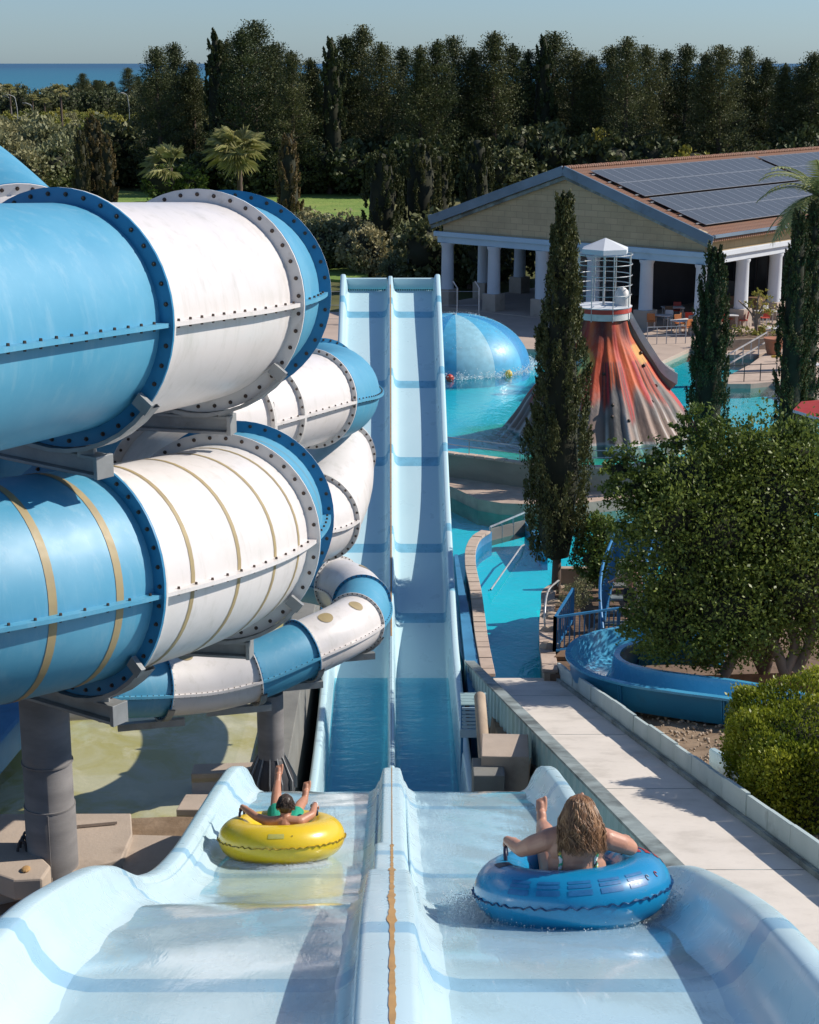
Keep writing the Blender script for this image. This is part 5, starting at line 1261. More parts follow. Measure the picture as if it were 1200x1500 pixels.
# bare planted tree and oleander on the deck
bp = empty('bare_tree', (0, 0, 0), label='nearly bare pale branched tree in the square planter', cat='tree')
p = PZ(1108, 507, Z_DECK); mb = MB(); tips = []
for u, v in [(1082, 440), (1100, 445), (1112, 430), (1122, 440), (1130, 452), (1118, 455)]:
    q = PY(u, v, p.y); mb.tube(curve_pts([Vector((p.x, p.y, Z_DECK + .5)), Vector((p.x - .1, p.y, Z_DECK + 1.5)).lerp(q, .25), q], .3)[0], .05, 6); tips.append((tuple(q), (.45, .45, .3)))
mb.build('trunk', M['palebark'], bp, smooth=60); bush(tips[1:], 51, M['lf_citrus'], 700, .14, 'crown', bp, .4, 0, 14, .3)
pb_ = empty('shrub', (0, 0, 0), label='low leafy shrub filling the square stone planter', cat='shrub'); bush([((p.x - .8, p.y, Z_DECK + .75), (.9, .7, .35)), ((p.x + .9, p.y, Z_DECK + .75), (.9, .7, .35))], 52, M['lf_citrus'], 1200, .14, 'foliage', pb_, .5, 0, 20)
# --- palms
def fan_palm(h, seed, spread=2.2, nfr=26, lean=.0):
    random.seed(seed); root = empty('palm_tree', (0, 0, 0))
    mb = MB(); pts_ = [(lean * (z / h) ** 2, 0, z) for z in np.linspace(-.3, h, 14)]
    mb.tube(pts_, [.30 + .05 * (i % 2) - .08 * i / 14 for i in range(14)], 12); mb.build('trunk', M['bark'], root, smooth=30)
    top = Vector((lean, 0, h)); V = MB(); tl = []
    for k in range(nfr):
        a = k * 2.4 + random.uniform(-.2, .2); el = random.uniform(-.5, 1.25); d = Vector((math.cos(a) * math.cos(el), math.sin(a) * math.cos(el), math.sin(el))) + Vector((-.35, .1, .05))
        d.normalize(); st_ = top + d * spread * .42; V.tube([top, st_ ], [.035, .02], 4, mi=0)
        sd_ = d.cross(Vector((0, 0, 1))).normalized(); un = sd_.cross(d)
        for j in range(17):
            b = (j - 8) / 8 * 1.35; ld = (d * math.cos(b) + sd_ * math.sin(b)).normalized(); Lf = spread * .62 * (1 - .25 * abs(b) / 1.35) * random.uniform(.85, 1.1)
            w__ = un * .02 + (sd_ * math.cos(b) - d * math.sin(b)) * .08
            m_ = st_ + ld * Lf * .6 + Vector((-.05, 0, -.06)); e_ = st_ + ld * Lf + Vector((-.15, 0, -.34 * Lf * random.uniform(.6, 1.3)))
            V.add([st_, m_ + w__, e_, m_ - w__], [(0, 1, 2), (0, 2, 3)])
    o = V.build('crown', M['lf_palm'], root)
    at = o.data.attributes.new('tint', 'FLOAT', 'FACE'); at.data.foreach_set('value', np.random.default_rng(seed).random(len(o.data.polygons)).astype(np.float32))
    return root
def feather_palm(h, seed, spread=3.2, nfr=34):
    random.seed(seed); root = empty('palm_tree', (0, 0, 0)); MB().tube([(0, 0, -.3), (0, 0, h)], [.32, .26], 12).build('trunk', M['bark'], root, smooth=60)
    V = MB()
    for k in range(nfr):
        a = k * 2.4; el = random.uniform(-.1, 1.2); p = Vector((0, 0, h)); d = Vector((math.cos(a) * math.cos(el), math.sin(a) * math.cos(el), math.sin(el))); prev = p
        for j in range(18):
            d = (d + Vector((0, 0, -.085))).normalized(); nx = prev + d * spread / 18; V.bar(prev, nx, .03)
            sd_ = d.cross(Vector((0, 0, 1))).normalized()
            for s_ in (-1, 1):
                L_ = .55 * math.sin(PI * (j + 2) / 21) + .1; e_ = nx + sd_ * s_ * L_ + d * .25 - Vector((0, 0, .12)); V.add([nx - d * .085, e_, nx + d * .085], [(0, 1, 2)])
            prev = nx
    o = V.build('crown', M['lf_palm'], root); at = o.data.attributes.new('tint', 'FLOAT', 'FACE'); at.data.foreach_set('value', np.random.default_rng(seed).random(len(o.data.polygons)).astype(np.float32))
    return root
pa = fan_palm(5.7, 3, 3.9, 34); p = PY(352, 292, 186); place(pa, (p.x, p.y, -15.0), 1, 0, 'fan palm with a thick trunk, fronds blown over, before the dark trees', 'palm tree', 'fan palms behind the tubes')
pb2 = fan_palm(4.2, 8, 3.3, 16, -.3); p = PY(255, 295, 184); place(pb2, (p.x, p.y, -15.0), 1, .5, 'small sparse fan palm beside a bright green bush', 'palm tree', 'fan palms behind the tubes')
fpm = feather_palm(8.5, 12, 3.2); p = PY(1192, 430, 84); place(fpm, (p.x, p.y, Z_DECK), 1, 0, 'feathery palm at the right edge before the pavilion roof', 'palm tree')
# --- cypress and shrubs behind the tubes
def far(u, v, y): 
    q = PY(u, v, y); return Vector((q.x, q.y, far_z(max(95, y)) + .0))
def place_top(o, u, vt, y, h0, wf, rz, label, cat, group):
    b = far(u, 300, y); hh = -vtan(vt) * y - b.z; return place(o, b, hh / h0 * wf, rz, label, cat, group, sz=hh / h0)
bc = column_cypress(9.6, 1.2, 19, M['lf_brown'], 20000, .2, base=.02, lumps=16)
for i, (u, vt, y, wf, rz, lb) in enumerate([(122, 188, 184, .95, 0, 'brownish cypress at the left, front of a clump behind the tubes'), (141, 166, 187, 1.2, 1, 'brownish cypress at the left, tallest of its clump'), (160, 196, 185, 1.05, 2, 'brownish cypress at the left, right hand member of its clump'), (424, 192, 150, 1.0, 3, 'brownish cypress alone above the white end of the large spiral')]):
    o = bc if i == 0 else copy_tree(bc); place_top(o, u, vt, y, 9.6, wf, rz, lb, 'cypress tree', 'brown cypresses behind the tubes')
gc = column_cypress(9.4, 1.65, 23, M['lf_cyp'], 24000, .2, base=.16, lumps=18, prof_q=(.25, .5, .85, 1, .9, .66, .35, .1))
for i, (u, vt, y, wf, rz, lb) in enumerate([(560, 222, 127, 1.0, 0, 'bushy dark cypress with a bare leaning stem above the ramp'), (616, 207, 130, 1.0, 1, 'bushy dark cypress beside the gable, tallest of three'), (642, 226, 133, .9, 2, 'bushy dark cypress half behind its neighbour beside the gable'), (699, 202, 138, .85, 3, 'bushy dark cypress rising just behind the gable roof')]):
    o = gc if i == 0 else copy_tree(gc); place_top(o, u, vt, y, 9.4, wf, rz, lb, 'cypress tree', 'bushy cypresses behind the ramp')
def shrub_obj(seed, mat, n=2600, size=.3, name='shrub'):
    random.seed(seed); r_ = empty(name, (0, 0, 0))
    lob = [((random.uniform(-.7, .7), random.uniform(-.6, .6), random.uniform(.5, .95)), (random.uniform(.5, .8), random.uniform(.5, .8), random.uniform(.5, .75))) for _ in range(5)]
    bush(lob, seed, mat, n, size, 'foliage', r_, .6, .62, 20, .7); MB().tube([(0, 0, -.3), (0, 0, .6)], .08, 6).build('trunk', M['bark'], r_); return r_
sho = shrub_obj(61, M['lf_olive'], 6000, .13); shc = shrub_obj(62, M['lf_citrus'], 5000, .15); shd = shrub_obj(63, M['lf_forest'], 5000, .15); shg = shrub_obj(64, M['lf_green'], 4000, .14)
used = {}
def put(kind, u, y, s_, lb, cat, grp, sz=None):
    src = {'o': sho, 'c': shc, 'd': shd, 'g': shg}[kind]; o = src if kind not in used else copy_tree(src); used[kind] = 1
    return place(o, far(u, 300, y), s_, random.uniform(0, 6), lb, cat, grp, sz or s_ * random.uniform(.85, 1.15))
random.seed(5)
for u, y in [(640, 119), (668, 122), (690, 118), (712, 121), (735, 123), (655, 128), (725, 130)]: put('d', u, y, 3.0, 'dark leafed shrub glimpsed between the left columns of the pavilion', 'shrub', 'shrubs behind the pavilion columns')
for u, y, s_, lb in [(470, 128, 2.6, 'grey green olive bush right behind the end of the large spiral'), (503, 131, 2.9, 'grey green olive bush just left of the leaning cypress'), (538, 125, 2.2, 'low grey green olive bush beside the top of the far ramp'), (452, 140, 2.6, 'grey green olive bush below the lone brownish cypress'), (590, 122, 1.8, 'grey green olive bush right of the leaning cypress')]: put('o', u, y, s_, lb, 'bush', 'olive bushes behind the ramp')
put('g', 243, 186, 3.4, 'bright green bush around the small sparse fan palm', 'bush', None); put('g', 268, 190, 2.2, 'bright green bush right of the small sparse fan palm', 'bush', None)
for i, (u, y, s_) in enumerate([(30, 205, 4.6), (70, 210, 5.0), (8, 214, 4.8), (95, 200, 4.2), (55, 228, 5.0), (-10, 205, 4.4), (106, 232, 4.6), (85, 246, 4.6), (20, 250, 5), (40, 196, 3.6)]): put('o', u, y, s_, 'grey green tamarisk shrub in the thicket at the upper left', 'shrub', 'tamarisk thicket at the left')
for i, (u, y, s_) in enumerate([(178, 219, 4.8), (200, 222, 5), (222, 218, 4.8), (190, 226, 5.2), (285, 203, 3.6), (310, 205, 3.4), (335, 203, 3.6), (380, 202, 3.6), (402, 204, 4), (450, 234, 4.4), (475, 236, 4.4), (505, 234, 4.4), (530, 237, 4.4)]): put('d', u, y, s_, 'dark leafed shrub below the tall conifer belt', 'shrub', 'dark shrubs at the foot of the conifers')
for i in range(64):
    y = random.uniform(270, 480); u = random.uniform(-60, 330)
    put('c' if random.random() < .8 else 'o', u, y, random.uniform(2.2, 3.4), 'round orchard tree among many on the plain at the left', 'tree', 'orchard trees on the plain')
for i in range(30):
    put('d' if i % 3 else 'o', -60 + 13 * i + random.uniform(-8, 8), random.uniform(500, 640), random.uniform(4.4, 7.0), 'dark far tree in the low line before the sea at the left', 'tree', 'far tree line before the sea')
for i in range(34):
    u = 480 + 22 * i; put('d' if (u < 860 or i % 3) else 'c', u + random.uniform(-8, 8), random.uniform(196, 212), random.uniform(3.4, 4.6), 'leafy shrub in the shade under the conifer belt behind the pavilion', 'shrub', 'undergrowth behind the pavilion')
# --- the dark conifer belt
protos = [conifer(15, 3.6, 100, M['lf_forest']), conifer(15, 3.2, 101, M['lf_forest'], pointed=.65), conifer(15, 3.9, 102, M['lf_forest'], pointed=.55), conifer(15, 3.0, 103, M['lf_forest'], pointed=.9), conifer(15, 3.5, 104, M['lf_forest'], pointed=.7, open_=.5)]
point = column_cypress(15, 1.25, 105, M['lf_forest'], 12000, .34, base=.05, lumps=9, name='conifer_tree')
tops = [(238, 72, 4), (262, 66, 0), (288, 92, 1), (322, 43, 5), (338, 62, 3), (360, 46, 1), (378, 34, 4), (405, 66, 2), (430, 78, 0), (458, 88, 3), (488, 55, 5), (508, 55, 1), (533, 41, 4), (560, 66, 2), (590, 72, 0), (615, 70, 3), (640, 62, 1), (663, 56, 4), (692, 74, 2), (722, 50, 0), (748, 68, 1), (770, 76, 3), (793, 52, 5), (808, 50, 4), (838, 74, 2), (862, 84, 0), (890, 70, 1), (912, 58, 4), (940, 70, 2), (968, 76, 0), (998, 68, 1), (1026, 80, 3), (1048, 70, 2), (1084, 72, 4), (1112, 88, 0), (1140, 96, 3), (1180, 80, 4), (1205, 76, 2), (1240, 70, 1)]
pu = set(); random.seed(9)
for i, (u, v, k) in enumerate(tops):
    y = random.uniform(200, 216); src = point if k == 5 else protos[k % 5]
    o = src if k not in pu else copy_tree(src); pu.add(k)
    b = far(u, 300, y); zt = -vtan(v) * y; hh = zt - b.z; s_ = hh / 15 / 1.0
    nm = {5: 'pointed slender', 0: 'broad', 1: 'full crowned', 2: 'round topped', 3: 'narrow', 4: 'ragged'}[k]
    ords = ['first', 'second', 'third', 'fourth', 'fifth', 'sixth', 'seventh', 'eighth', 'ninth', 'tenth']
    nth = sum(1 for q in tops[:i] if q[2] == k)
    place(o, b, s_ * random.uniform(1.08, 1.32), random.uniform(0, 6), f'{nm} dark conifer in the belt, {ords[nth]} of that shape counting from the left', 'conifer tree', 'dark conifer belt', sz=s_)
for i in range(34):
    u = 225 + 31 * i + random.uniform(-9, 9); y = random.uniform(220, 240); k = i % 5; o = copy_tree(protos[k]); b = far(u, 300, y)
    zt = -vtan(random.uniform(95, 125)) * y; s_ = (zt - b.z) / 15
    place(o, b, s_ * 1.45, random.uniform(0, 6), 'dark conifer filling the gaps behind the front of the belt', 'conifer tree', 'rear row of the dark conifer belt', sz=s_)
for i, (u, v, y) in enumerate([(130, 108, 560), (150, 118, 565), (172, 120, 570), (196, 100, 560), (210, 112, 566), (10, 122, 600), (-10, 125, 600)]):
    o = copy_tree(protos[(i * 2) % 5]); b = far(u, 300, y); zt = -vtan(v) * y; s_ = (zt - b.z) / 15
    place(o, b, s_ * 1.6, i, 'tall far tree in the clump standing against the sea at the left', 'tree', 'far trees against the sea', sz=s_)
# thin far palms and lamp posts on the plain
fp2 = fan_palm(15, 31, 2.6, 26)
for i, (u, v, y) in enumerate([(97, 130, 330), (24, 128, 430), (56, 142, 470), (73, 146, 480)]):
    o = fp2 if i == 0 else copy_tree(fp2); b = far(u, 300, y); s_ = (-vtan(v) * y - b.z) / 15.6; place(o, b, max(.75, s_), i, ['tall thin palm rising above the orchard at the left', 'far palm nearest the left edge before the sea', 'far low palm between the lamp posts', 'far low palm right of the lamp posts before the sea'][i], 'palm tree', 'far palms on the plain', sz=s_)
def lamp():
    r_ = empty('street_lamp', (0, 0, 0)); MB().tube(curve_pts([(0, 0, -.3), (0, 0, 8), (-.3, 0, 9.3), (-1.6, 0, 9.9)], .4)[0], .10, 6).build('pole', M['wire'], r_, smooth=60); MB().box((-1.9, 0, 9.88), (.8, .3, .14)).build('lamp_head', M['wire'], r_, bevel=.03); return r_
l0 = lamp()
for i, (u, v, y) in enumerate([(56, 150, 330), (32, 138, 400), (24, 140, 430), (194, 135, 400), (222, 178, 300)]):
    o = l0 if i == 0 else copy_tree(l0); b = far(u, 300, y); s_ = (-vtan(v) * y - b.z) / 10; place(o, b, s_, .3 * i, ['curved grey street lamp left of the tall thin palm', 'far curved street lamp near the left edge', 'farthest curved street lamp at the left edge', 'curved street lamp before the far tree clump', 'short straight looking lamp post beside the conifer belt'][i], 'street lamp', 'street lamps on the plain')
# posts and stones glimpsed behind the ramp
pf = empty('fence', (0, 0, 0), label='wire fence on bent grey posts behind the top of the far ramp', cat='fence')
for k in range(8):
    p = PY(478 + 32 * k, 420, 99.5); p.z = -15.3; MB().tube([p, p + Vector((0, 0, 2.6)), p + Vector((-.25, 0, 3.0))], .04, 6).build('post', M['metal'], pf)
for z in (.8, 1.6, 2.4):
    MB().tube([(PY(478, 420, 99.5).x, 99.5, -15.3 + z), (PY(702, 420, 99.5).x, 99.5, -15.3 + z)], .012, 4).build('wire', M['metal'], pf)
# ------------------------------------------------------------------ riders and their tubes
M['skin'] = pm('skin', (.50, .26, .17), (.44, .21, .135), .45, 6, bump=.05, bscale=60, dirt=(.42, .17, .11), dscale=5, damt=.35)
M['skin2'] = pm('skin_tanned', (.46, .22, .13), (.40, .18, .105), .45, 6, bump=.05, bscale=60, dirt=(.40, .15, .09), dscale=5, damt=.35)
M['eye'] = pm('eye_white', (.7, .7, .68), None, .2)
def hairmat(name, dark, light):
    t = NT(name); a = t.attr('tint').outputs['Fac']; n = t.noise(t.obj(), 9, 3)
    f = t.math('ADD', t.math('MULTIPLY', a, .7), t.math('MULTIPLY', n, .3))
    return t.surf(t.pbr(t.mix(f, dark, light), .42, None, .5))
M['hair_w'] = hairmat('wavy_brown_hair', (.075, .032, .014), (.42, .22, .095))
M['hair_b'] = hairmat('short_dark_hair', (.022, .013, .008), (.085, .048, .028))
M['tube_y'] = pm('yellow_vinyl', (.72, .50, .015), (.68, .46, .012), .28, 2, coat=.3)
M['tube_b'] = pm('blue_vinyl', (.006, .23, .45), (.005, .20, .41), .28, 2, coat=.35)
M['seam_y'] = pm('dark_yellow_seam', (.30, .20, .01), None, .5)
M['seam_b'] = pm('dark_blue_seam', (.008, .06, .16), None, .4)
M['handle'] = pm('navy_handle', (.012, .018, .05), None, .5)
M['print_b'] = pm('faded_print', (.012, .125, .30), (.02, .16, .37), .4, 30)
M['red_vinyl'] = pm('red_print', (.42, .05, .05), None, .35)
M['shorts_g'] = pm('green_swim_shorts', (.01, .33, .20), (.008, .26, .16), .8, 8, bump=.3, bscale=25)
M['shorts_d'] = pm('dark_swim_shorts', (.02, .022, .026), None, .8)

def body_mesh(name, parts, mat, parent=None, vox=.0065, smooth=5):
    mb = MB()
    for p in parts:
        if p[0] == 'c': mb.cone(p[1], p[2], p[3], p[4], 14)
        elif p[0] == 'e': mb.ball(p[1], 1, 18, 12, sc=p[2], R=p[3] if len(p) > 3 else None)
    o = mb.build('tmp', mat); rm = o.modifiers.new('r', 'REMESH'); rm.mode = 'VOXEL'; rm.voxel_size = vox; rm.use_smooth_shade = True
    s_ = o.modifiers.new('s', 'SMOOTH'); s_.factor = .5; s_.iterations = smooth
    dg = bpy.context.evaluated_depsgraph_get(); me = bpy.data.meshes.new_from_object(o.evaluated_get(dg)); me.name = name
    bpy.data.objects.remove(o)
    o = bpy.data.objects.new(name, me); COL.objects.link(o)
    if parent is not None: o.parent = parent
    return o
def chain(ps, rs):
    return [('c', Vector(ps[i]), Vector(ps[i + 1]), rs[i], rs[i + 1]) for i in range(len(ps) - 1)]
def grip_hand(wrist, bar, axis, out, s=1.0):
    """hand closed round a bar through point `bar` along `axis`; `out` = side the palm lies on (towards the wearer / up)"""
    wrist, bar, axis, out = Vector(wrist), Vector(bar), Vector(axis).normalized(), Vector(out).normalized()
    fwd = axis.cross(out).normalized()
    if fwd.dot(bar - wrist) < 0: fwd = -fwd
    P_ = []; palm = bar + out * .026 * s - fwd * .028 * s
    P_ += [('c', wrist, palm - fwd * .022 * s, .026 * s, .026 * s)]
    for k in (-1, -.33, .33, 1): P_.append(('c', palm - fwd * .03 * s + axis * k * .020 * s, palm + fwd * .022 * s + axis * k * .030 * s, .0135 * s, .0125 * s))
    for k, L in ((-1.5, .85), (-.5, 1.0), (.5, .95), (1.5, .75)):          # four fingers curling over the bar
        b = palm + fwd * .024 * s + axis * k * .0195 * s
        p1 = b + fwd * .030 * s * L - out * .008 * s; p2 = p1 - out * .028 * s * L + fwd * .004 * s; p3 = p2 - out * .012 * s * L - fwd * .020 * s * L
        P_ += chain([b, p1, p2, p3], [.0105 * s, .0098 * s, .009 * s, .008 * s])
    b = palm - fwd * .02 * s + axis * .036 * s; P_ += chain([b, b + axis * .018 * s - out * .018 * s + fwd * .01 * s, b + axis * .004 * s - out * .04 * s + fwd * .024 * s], [.013 * s, .0115 * s, .0095 * s])
    return P_
def foot(ankle, toe_dir, sole_n, s=1.0):
    ankle, t_, n_ = Vector(ankle), Vector(toe_dir).normalized(), Vector(sole_n).normalized(); sd_ = t_.cross(n_).normalized()
    P_ = chain([ankle - t_ * .035 * s + n_ * .035 * s, ankle + t_ * .06 * s + n_ * .045 * s, ankle + t_ * .145 * s + n_ * .05 * s], [.036 * s, .036 * s, .026 * s])
    P_ += [('c', ankle, ankle + t_ * .07 * s + n_ * .02 * s, .036 * s, .036 * s)]
    for k, L, r_ in ((-1.8, .055, .0145), (-.8, .048, .0105), (0, .042, .010), (.75, .035, .0095), (1.5, .028, .009)):
        b = ankle + t_ * .150 * s + n_ * .05 * s + sd_ * k * .018 * s; P_ += chain([ankle + t_ * .10 * s + n_ * .048 * s + sd_ * k * .015 * s, b, b + t_ * L * .7 * s], [.018 * s, r_ * 1.15 * s, r_ * s])
    return P_
def head_parts(c, up, fwd, s=1.0):
    c, up, fwd = Vector(c), Vector(up).normalized(), Vector(fwd).normalized(); fwd = (fwd - up * fwd.dot(up)).normalized(); rt = fwd.cross(up)
    R_ = Matrix((rt, fwd, up)).transposed()
    P_ = [('e', c + up * .02 * s, (.076 * s, .096 * s, .105 * s), R_), ('e', c - up * .055 * s + fwd * .025 * s, (.056 * s, .062 * s, .062 * s), R_), ('e', c - up * .095 * s + fwd * .05 * s, (.03 * s, .03 * s, .022 * s), R_)]
    P_ += [('c', c + fwd * .088 * s + up * .012 * s, c + fwd * .112 * s - up * .028 * s, .010 * s, .014 * s), ('e', c + fwd * .078 * s - up * .062 * s, (.026 * s, .014 * s, .008 * s), R_)]
    for k in (-1, 1): P_ += [('e', c + rt * k * .078 * s - fwd * .008 * s - up * .012 * s, (.010 * s, .020 * s, .033 * s), R_), ('e', c + fwd * .086 * s + rt * k * .032 * s + up * .022 * s, (.020 * s, .012 * s, .007 * s), R_)]
    return P_, R_
def torus_tube(name, R, r, mat, seam_mat, label, loc, pitch, roll=0, yaw=0):
    o = MB().grid([[((R + r * math.cos(b)) * math.cos(a), (R + r * math.cos(b)) * math.sin(a), r * .96 * math.sin(b) + .004 * math.sin(a * 22) * max(0, -math.cos(b))) for b in np.linspace(0, 2 * PI, 33)[:-1]] for a in np.linspace(0, 2 * PI, 97)], closed=True).build(name, mat, smooth=180)
    o.location = loc; o.rotation_euler = (pitch, roll, yaw); tag(o, label, 'swim tube')
    # wavy welded seam round the outside
    rows = []; n = 420
    for k in range(n + 1):
        a = 2 * PI * k / n; z = .006 * math.sin(a * 46) + .003 * math.sin(a * 17); w_ = .020 + .005 * math.sin(a * 46 + 1)
        rows.append([((R + r - .006 + e) * math.cos(a), (R + r - .006 + e) * math.sin(a), z + q) for e, q in ((0, -.006), (w_, -.003 + .006 * math.sin(a * 61)), (w_, .003 + .006 * math.sin(a * 61)), (0, .006))])
    MB().grid(rows).build('seam', seam_mat, o)
    return o
def torus_patch(o, R, r, a0, a1, b0, b1, mat, name, lift=.0025, nu=14, nv=6):
    rows = [[((R + (r + lift) * math.cos(b)) * math.cos(a), (R + (r + lift) * math.cos(b)) * math.sin(a), (r * .96 + lift) * math.sin(b)) for b in np.linspace(b0, b1, nv)] for a in np.linspace(a0, a1, nu)]
    return MB().grid(rows).build(name, mat, o, smooth=180)
def handle(o, p, axis, ht=.07):
    p, ax_ = Vector(p), Vector(axis).normalized(); 
    pts_ = [p - ax_ * .085 - Vector((0, 0, .03)), p - ax_ * .07 + Vector((0, 0, ht * .8)), p - ax_ * .045 + Vector((0, 0, ht)), p + ax_ * .045 + Vector((0, 0, ht)), p + ax_ * .07 + Vector((0, 0, ht * .8)), p + ax_ * .085 - Vector((0, 0, .03))]
    return MB().tube(curve_pts(pts_, .015)[0], .014, 8).build('handle', M['handle'], o, smooth=60)
TR, Tr = .465, .213
def tube_pose(u, v_bottom, Yc, pitch):
    return None
# --- the woman and the blue tube
YB = 10.72; pitchB = rad(-15)
blue_c = Vector((PY(838, 1300, YB).x, YB, prof(YB) + .235))
tbB = torus_tube('swim_tube', TR, Tr, M['tube_b'], M['seam_b'], 'large blue inflatable tube carrying the woman down the right lane', blue_c, pitchB, rad(-3), rad(4))
for k in range(5):                                      # faded rows of print on the back of the tube
    a0 = rad(-138 + k * 19); a1 = a0 + rad(14)
    for b0, b1 in ((.62, .80), (.86, .98), (1.02, 1.12)): torus_patch(tbB, TR, Tr, a0, a1, b0 - .22, b1 - .22, M['print_b'], 'print')
for k, a0 in enumerate((-46, -36)):
    ps = []
    for tt in np.linspace(0, 1.5 * PI, 14):
        a = rad(a0) + .022 * math.cos(tt); b = .62 + .09 * math.sin(tt); ps.append(((TR + (Tr + .002) * math.cos(b)) * math.cos(a), (TR + (Tr + .002) * math.cos(b)) * math.sin(a), (Tr * .96 + .002) * math.sin(b)))
    MB().tube(ps, .0035, 5).build('print_mark', M['seam_b'] if k == 0 else M['red_vinyl'], tbB)
for k in range(4): torus_patch(tbB, TR, Tr, rad(-6), rad(48), .55 + k * .30, .55 + k * .30 + .17, M['red_vinyl'], 'red_stripe')
handle(tbB, (-.43, .12, .20), (.15, 1, 0)); handle(tbB, (.36, .12, .20), (-.15, 1, 0))
for s_ in (-1, 1): torus_patch(tbB, TR, Tr, PI / 2 - s_ * (PI / 2 - .05) - .12 + .24, PI / 2 - s_ * (PI / 2 - .05) + .36, 1.25, 1.75, M['handle'], 'handle_patch')
wm = empty('person', blue_c, label='woman with wavy brown hair in a patterned bikini sitting in the blue tube', cat='person'); wm.rotation_euler = (pitchB, 0, rad(2))
S_ = Vector
up_h = S_((0, -.05, 1)); hd_c = S_((.02, -.30, .555))
W = []
W += chain([(0, -.02, .03), (0, -.14, .08), (0, -.235, .19)], [.165, .160, .150])
W += [('e', S_((s * .085, -.245, .18)), (.118, .10, .17)) for s in (-1, 1)] + [('e', S_((s * .085, -.27, .33)), (.118, .09, .13)) for s in (-1, 1)] + [('e', S_((0, -.27, .26)), (.17, .10, .2))]
W += [('c', S_((s * .05, -.285, .42)), S_((s * .18, -.265, .375)), .064, .074) for s in (-1, 1)]
W += [('e', S_((s * .085, -.155, .29)), (.08, .075, .085)) for s in (-1, 1)]
W += chain([(0, -.285, .41), (.012, -.29, .48)], [.066, .060])
hp_parts, RH = head_parts(hd_c, up_h, (0, 1, .0)); W += hp_parts
for s in (-1, 1):
    hb = S_((-.43 if s < 0 else .36, .12, .27))
    sh, el, wr = S_((s * .20, -.27, .37)), S_((s * .37 + .01, -.155, .285)), S_((-.44 if s < 0 else .375, .045, .312))
    W += chain([sh, sh.lerp(el, .5) + S_((s * .012, -.01, 0)), el, el.lerp(wr, .35), wr], [.072, .067, .053, .049, .031])
    W += grip_hand(wr, hb, S_((-s * .15, 1, 0)), S_((0, 0, 1)), .95)
    hipp, kn, an = S_((s * .10, .02, .06)), S_((s * .16, .42, .29)), S_((s * .165 + (-.0 if s < 0 else 0), .78, .33))
    if s < 0: kn, an = S_((-.125, .42, .27)), S_((-.115, .80, .285))
    W += chain([hipp, hipp.lerp(kn, .5), kn, kn.lerp(an, .35), an], [.115, .102, .068, .066, .042])
    W += foot(an, S_((0, .12, 1)), S_((0, 1, -.12)), 1.0) if s < 0 else foot(an, S_((0, .45, 1)), S_((0, 1, -.4)), 1.0)
wb = body_mesh('body', W, M['skin'], wm, .0062, 4)
# hair: wavy locks rooted on the skull
def locks(parent, c, RH, n, seed, length, mat, r0=.0095, wave=.018, back=.0, name='hair', scale=(.086, .104, .113), phimin=-.15, seg=14, drop=.03, hang=True):
    random.seed(seed); mb = MB(); tint = []
    for k in range(n):
        a = random.uniform(0, 2 * PI); sb_ = random.uniform(phimin, 1.0); rr = math.sqrt(max(0, 1 - sb_ * sb_))
        d = S_((rr * math.cos(a), rr * math.sin(a), sb_))
        if d.y > .45 and sb_ < .45: continue
        loc = S_((d.x * scale[0], d.y * scale[1], d.z * scale[2])); p = c + RH @ loc
        L = length * random.uniform(.62, 1.14) * (1 if d.y < .3 else .9); v = RH @ (S_((d.x * .9, d.y * .9 - .35, 0)) - d * max(0, d.z) * .5 + S_((0, 0, -.25 - .6 * (1 - max(0, sb_))))); v.normalize()
        pts_ = [p - RH @ d * .012]; ph = 3.2 * math.sin(2.0 * a + 3.0 * sb_) + 2 * math.sin(5 * a) + random.gauss(0, .45); f_ = 2.2 + .5 * math.sin(3 * a + 1) + random.uniform(-.12, .12); am = wave * random.uniform(.6, 1.35)
        q = p.copy(); dl = (L + ((sb_ + .2) * .11 if hang else 0)) / seg; side = (RH @ S_((-d.y + random.gauss(0, .25), d.x + random.gauss(0, .25), .001))).normalized()
        for j in range(seg):
            t_ = (j + 1) / seg
            v = (v + S_((0, -.015, -1)) * ((.16 + .30 * t_) if hang else .05)).normalized()
            q = q + v * dl
            lq = RH.transposed() @ (q - c); e = math.sqrt((lq.x / scale[0]) ** 2 + (lq.y / scale[1]) ** 2 + (lq.z / (scale[2] * 1.25)) ** 2)
            if lq.z > -scale[2] * 1.6 and e < 1.0: 
                lq2 = S_((lq.x / max(e, .3), lq.y / max(e, .3), lq.z)); q = q.lerp(c + RH @ lq2, .85)
            if q.z < c.z - .12 and q.y > c.y - .055: q.y = c.y - .055 - .02 * random.random()
            pts_.append(q + side * am * math.sin(ph + f_ * t_ * 6.28 * L / .3) * min(1, t_ * 2) + S_((0, am * .7 * math.cos(ph + f_ * t_ * 6.28), 0)) * t_)
        nf0 = len(mb.f); w_ = r0 * random.uniform(.7, 1.25)
        mb.tube(pts_, [w_ * (1 - .75 * (i / seg) ** 2) for i in range(len(pts_))], 5); tv = min(1, max(0, .42 + .25 * math.sin(7 * a + 4 * sb_) + random.gauss(0, .16)))
        tint += [tv] * (len(mb.f) - nf0)
    o = mb.build(name, mat, parent, smooth=180); at = o.data.attributes.new('tint', 'FLOAT', 'FACE'); at.data.foreach_set('value', np.array(tint, np.float32)); return o
hw = locks(wm, hd_c + RH @ S_((0, 0, .008)), RH, 2200, 12, .235, M['hair_w'], r0=.0038, wave=.028, scale=(.098, .112, .126))
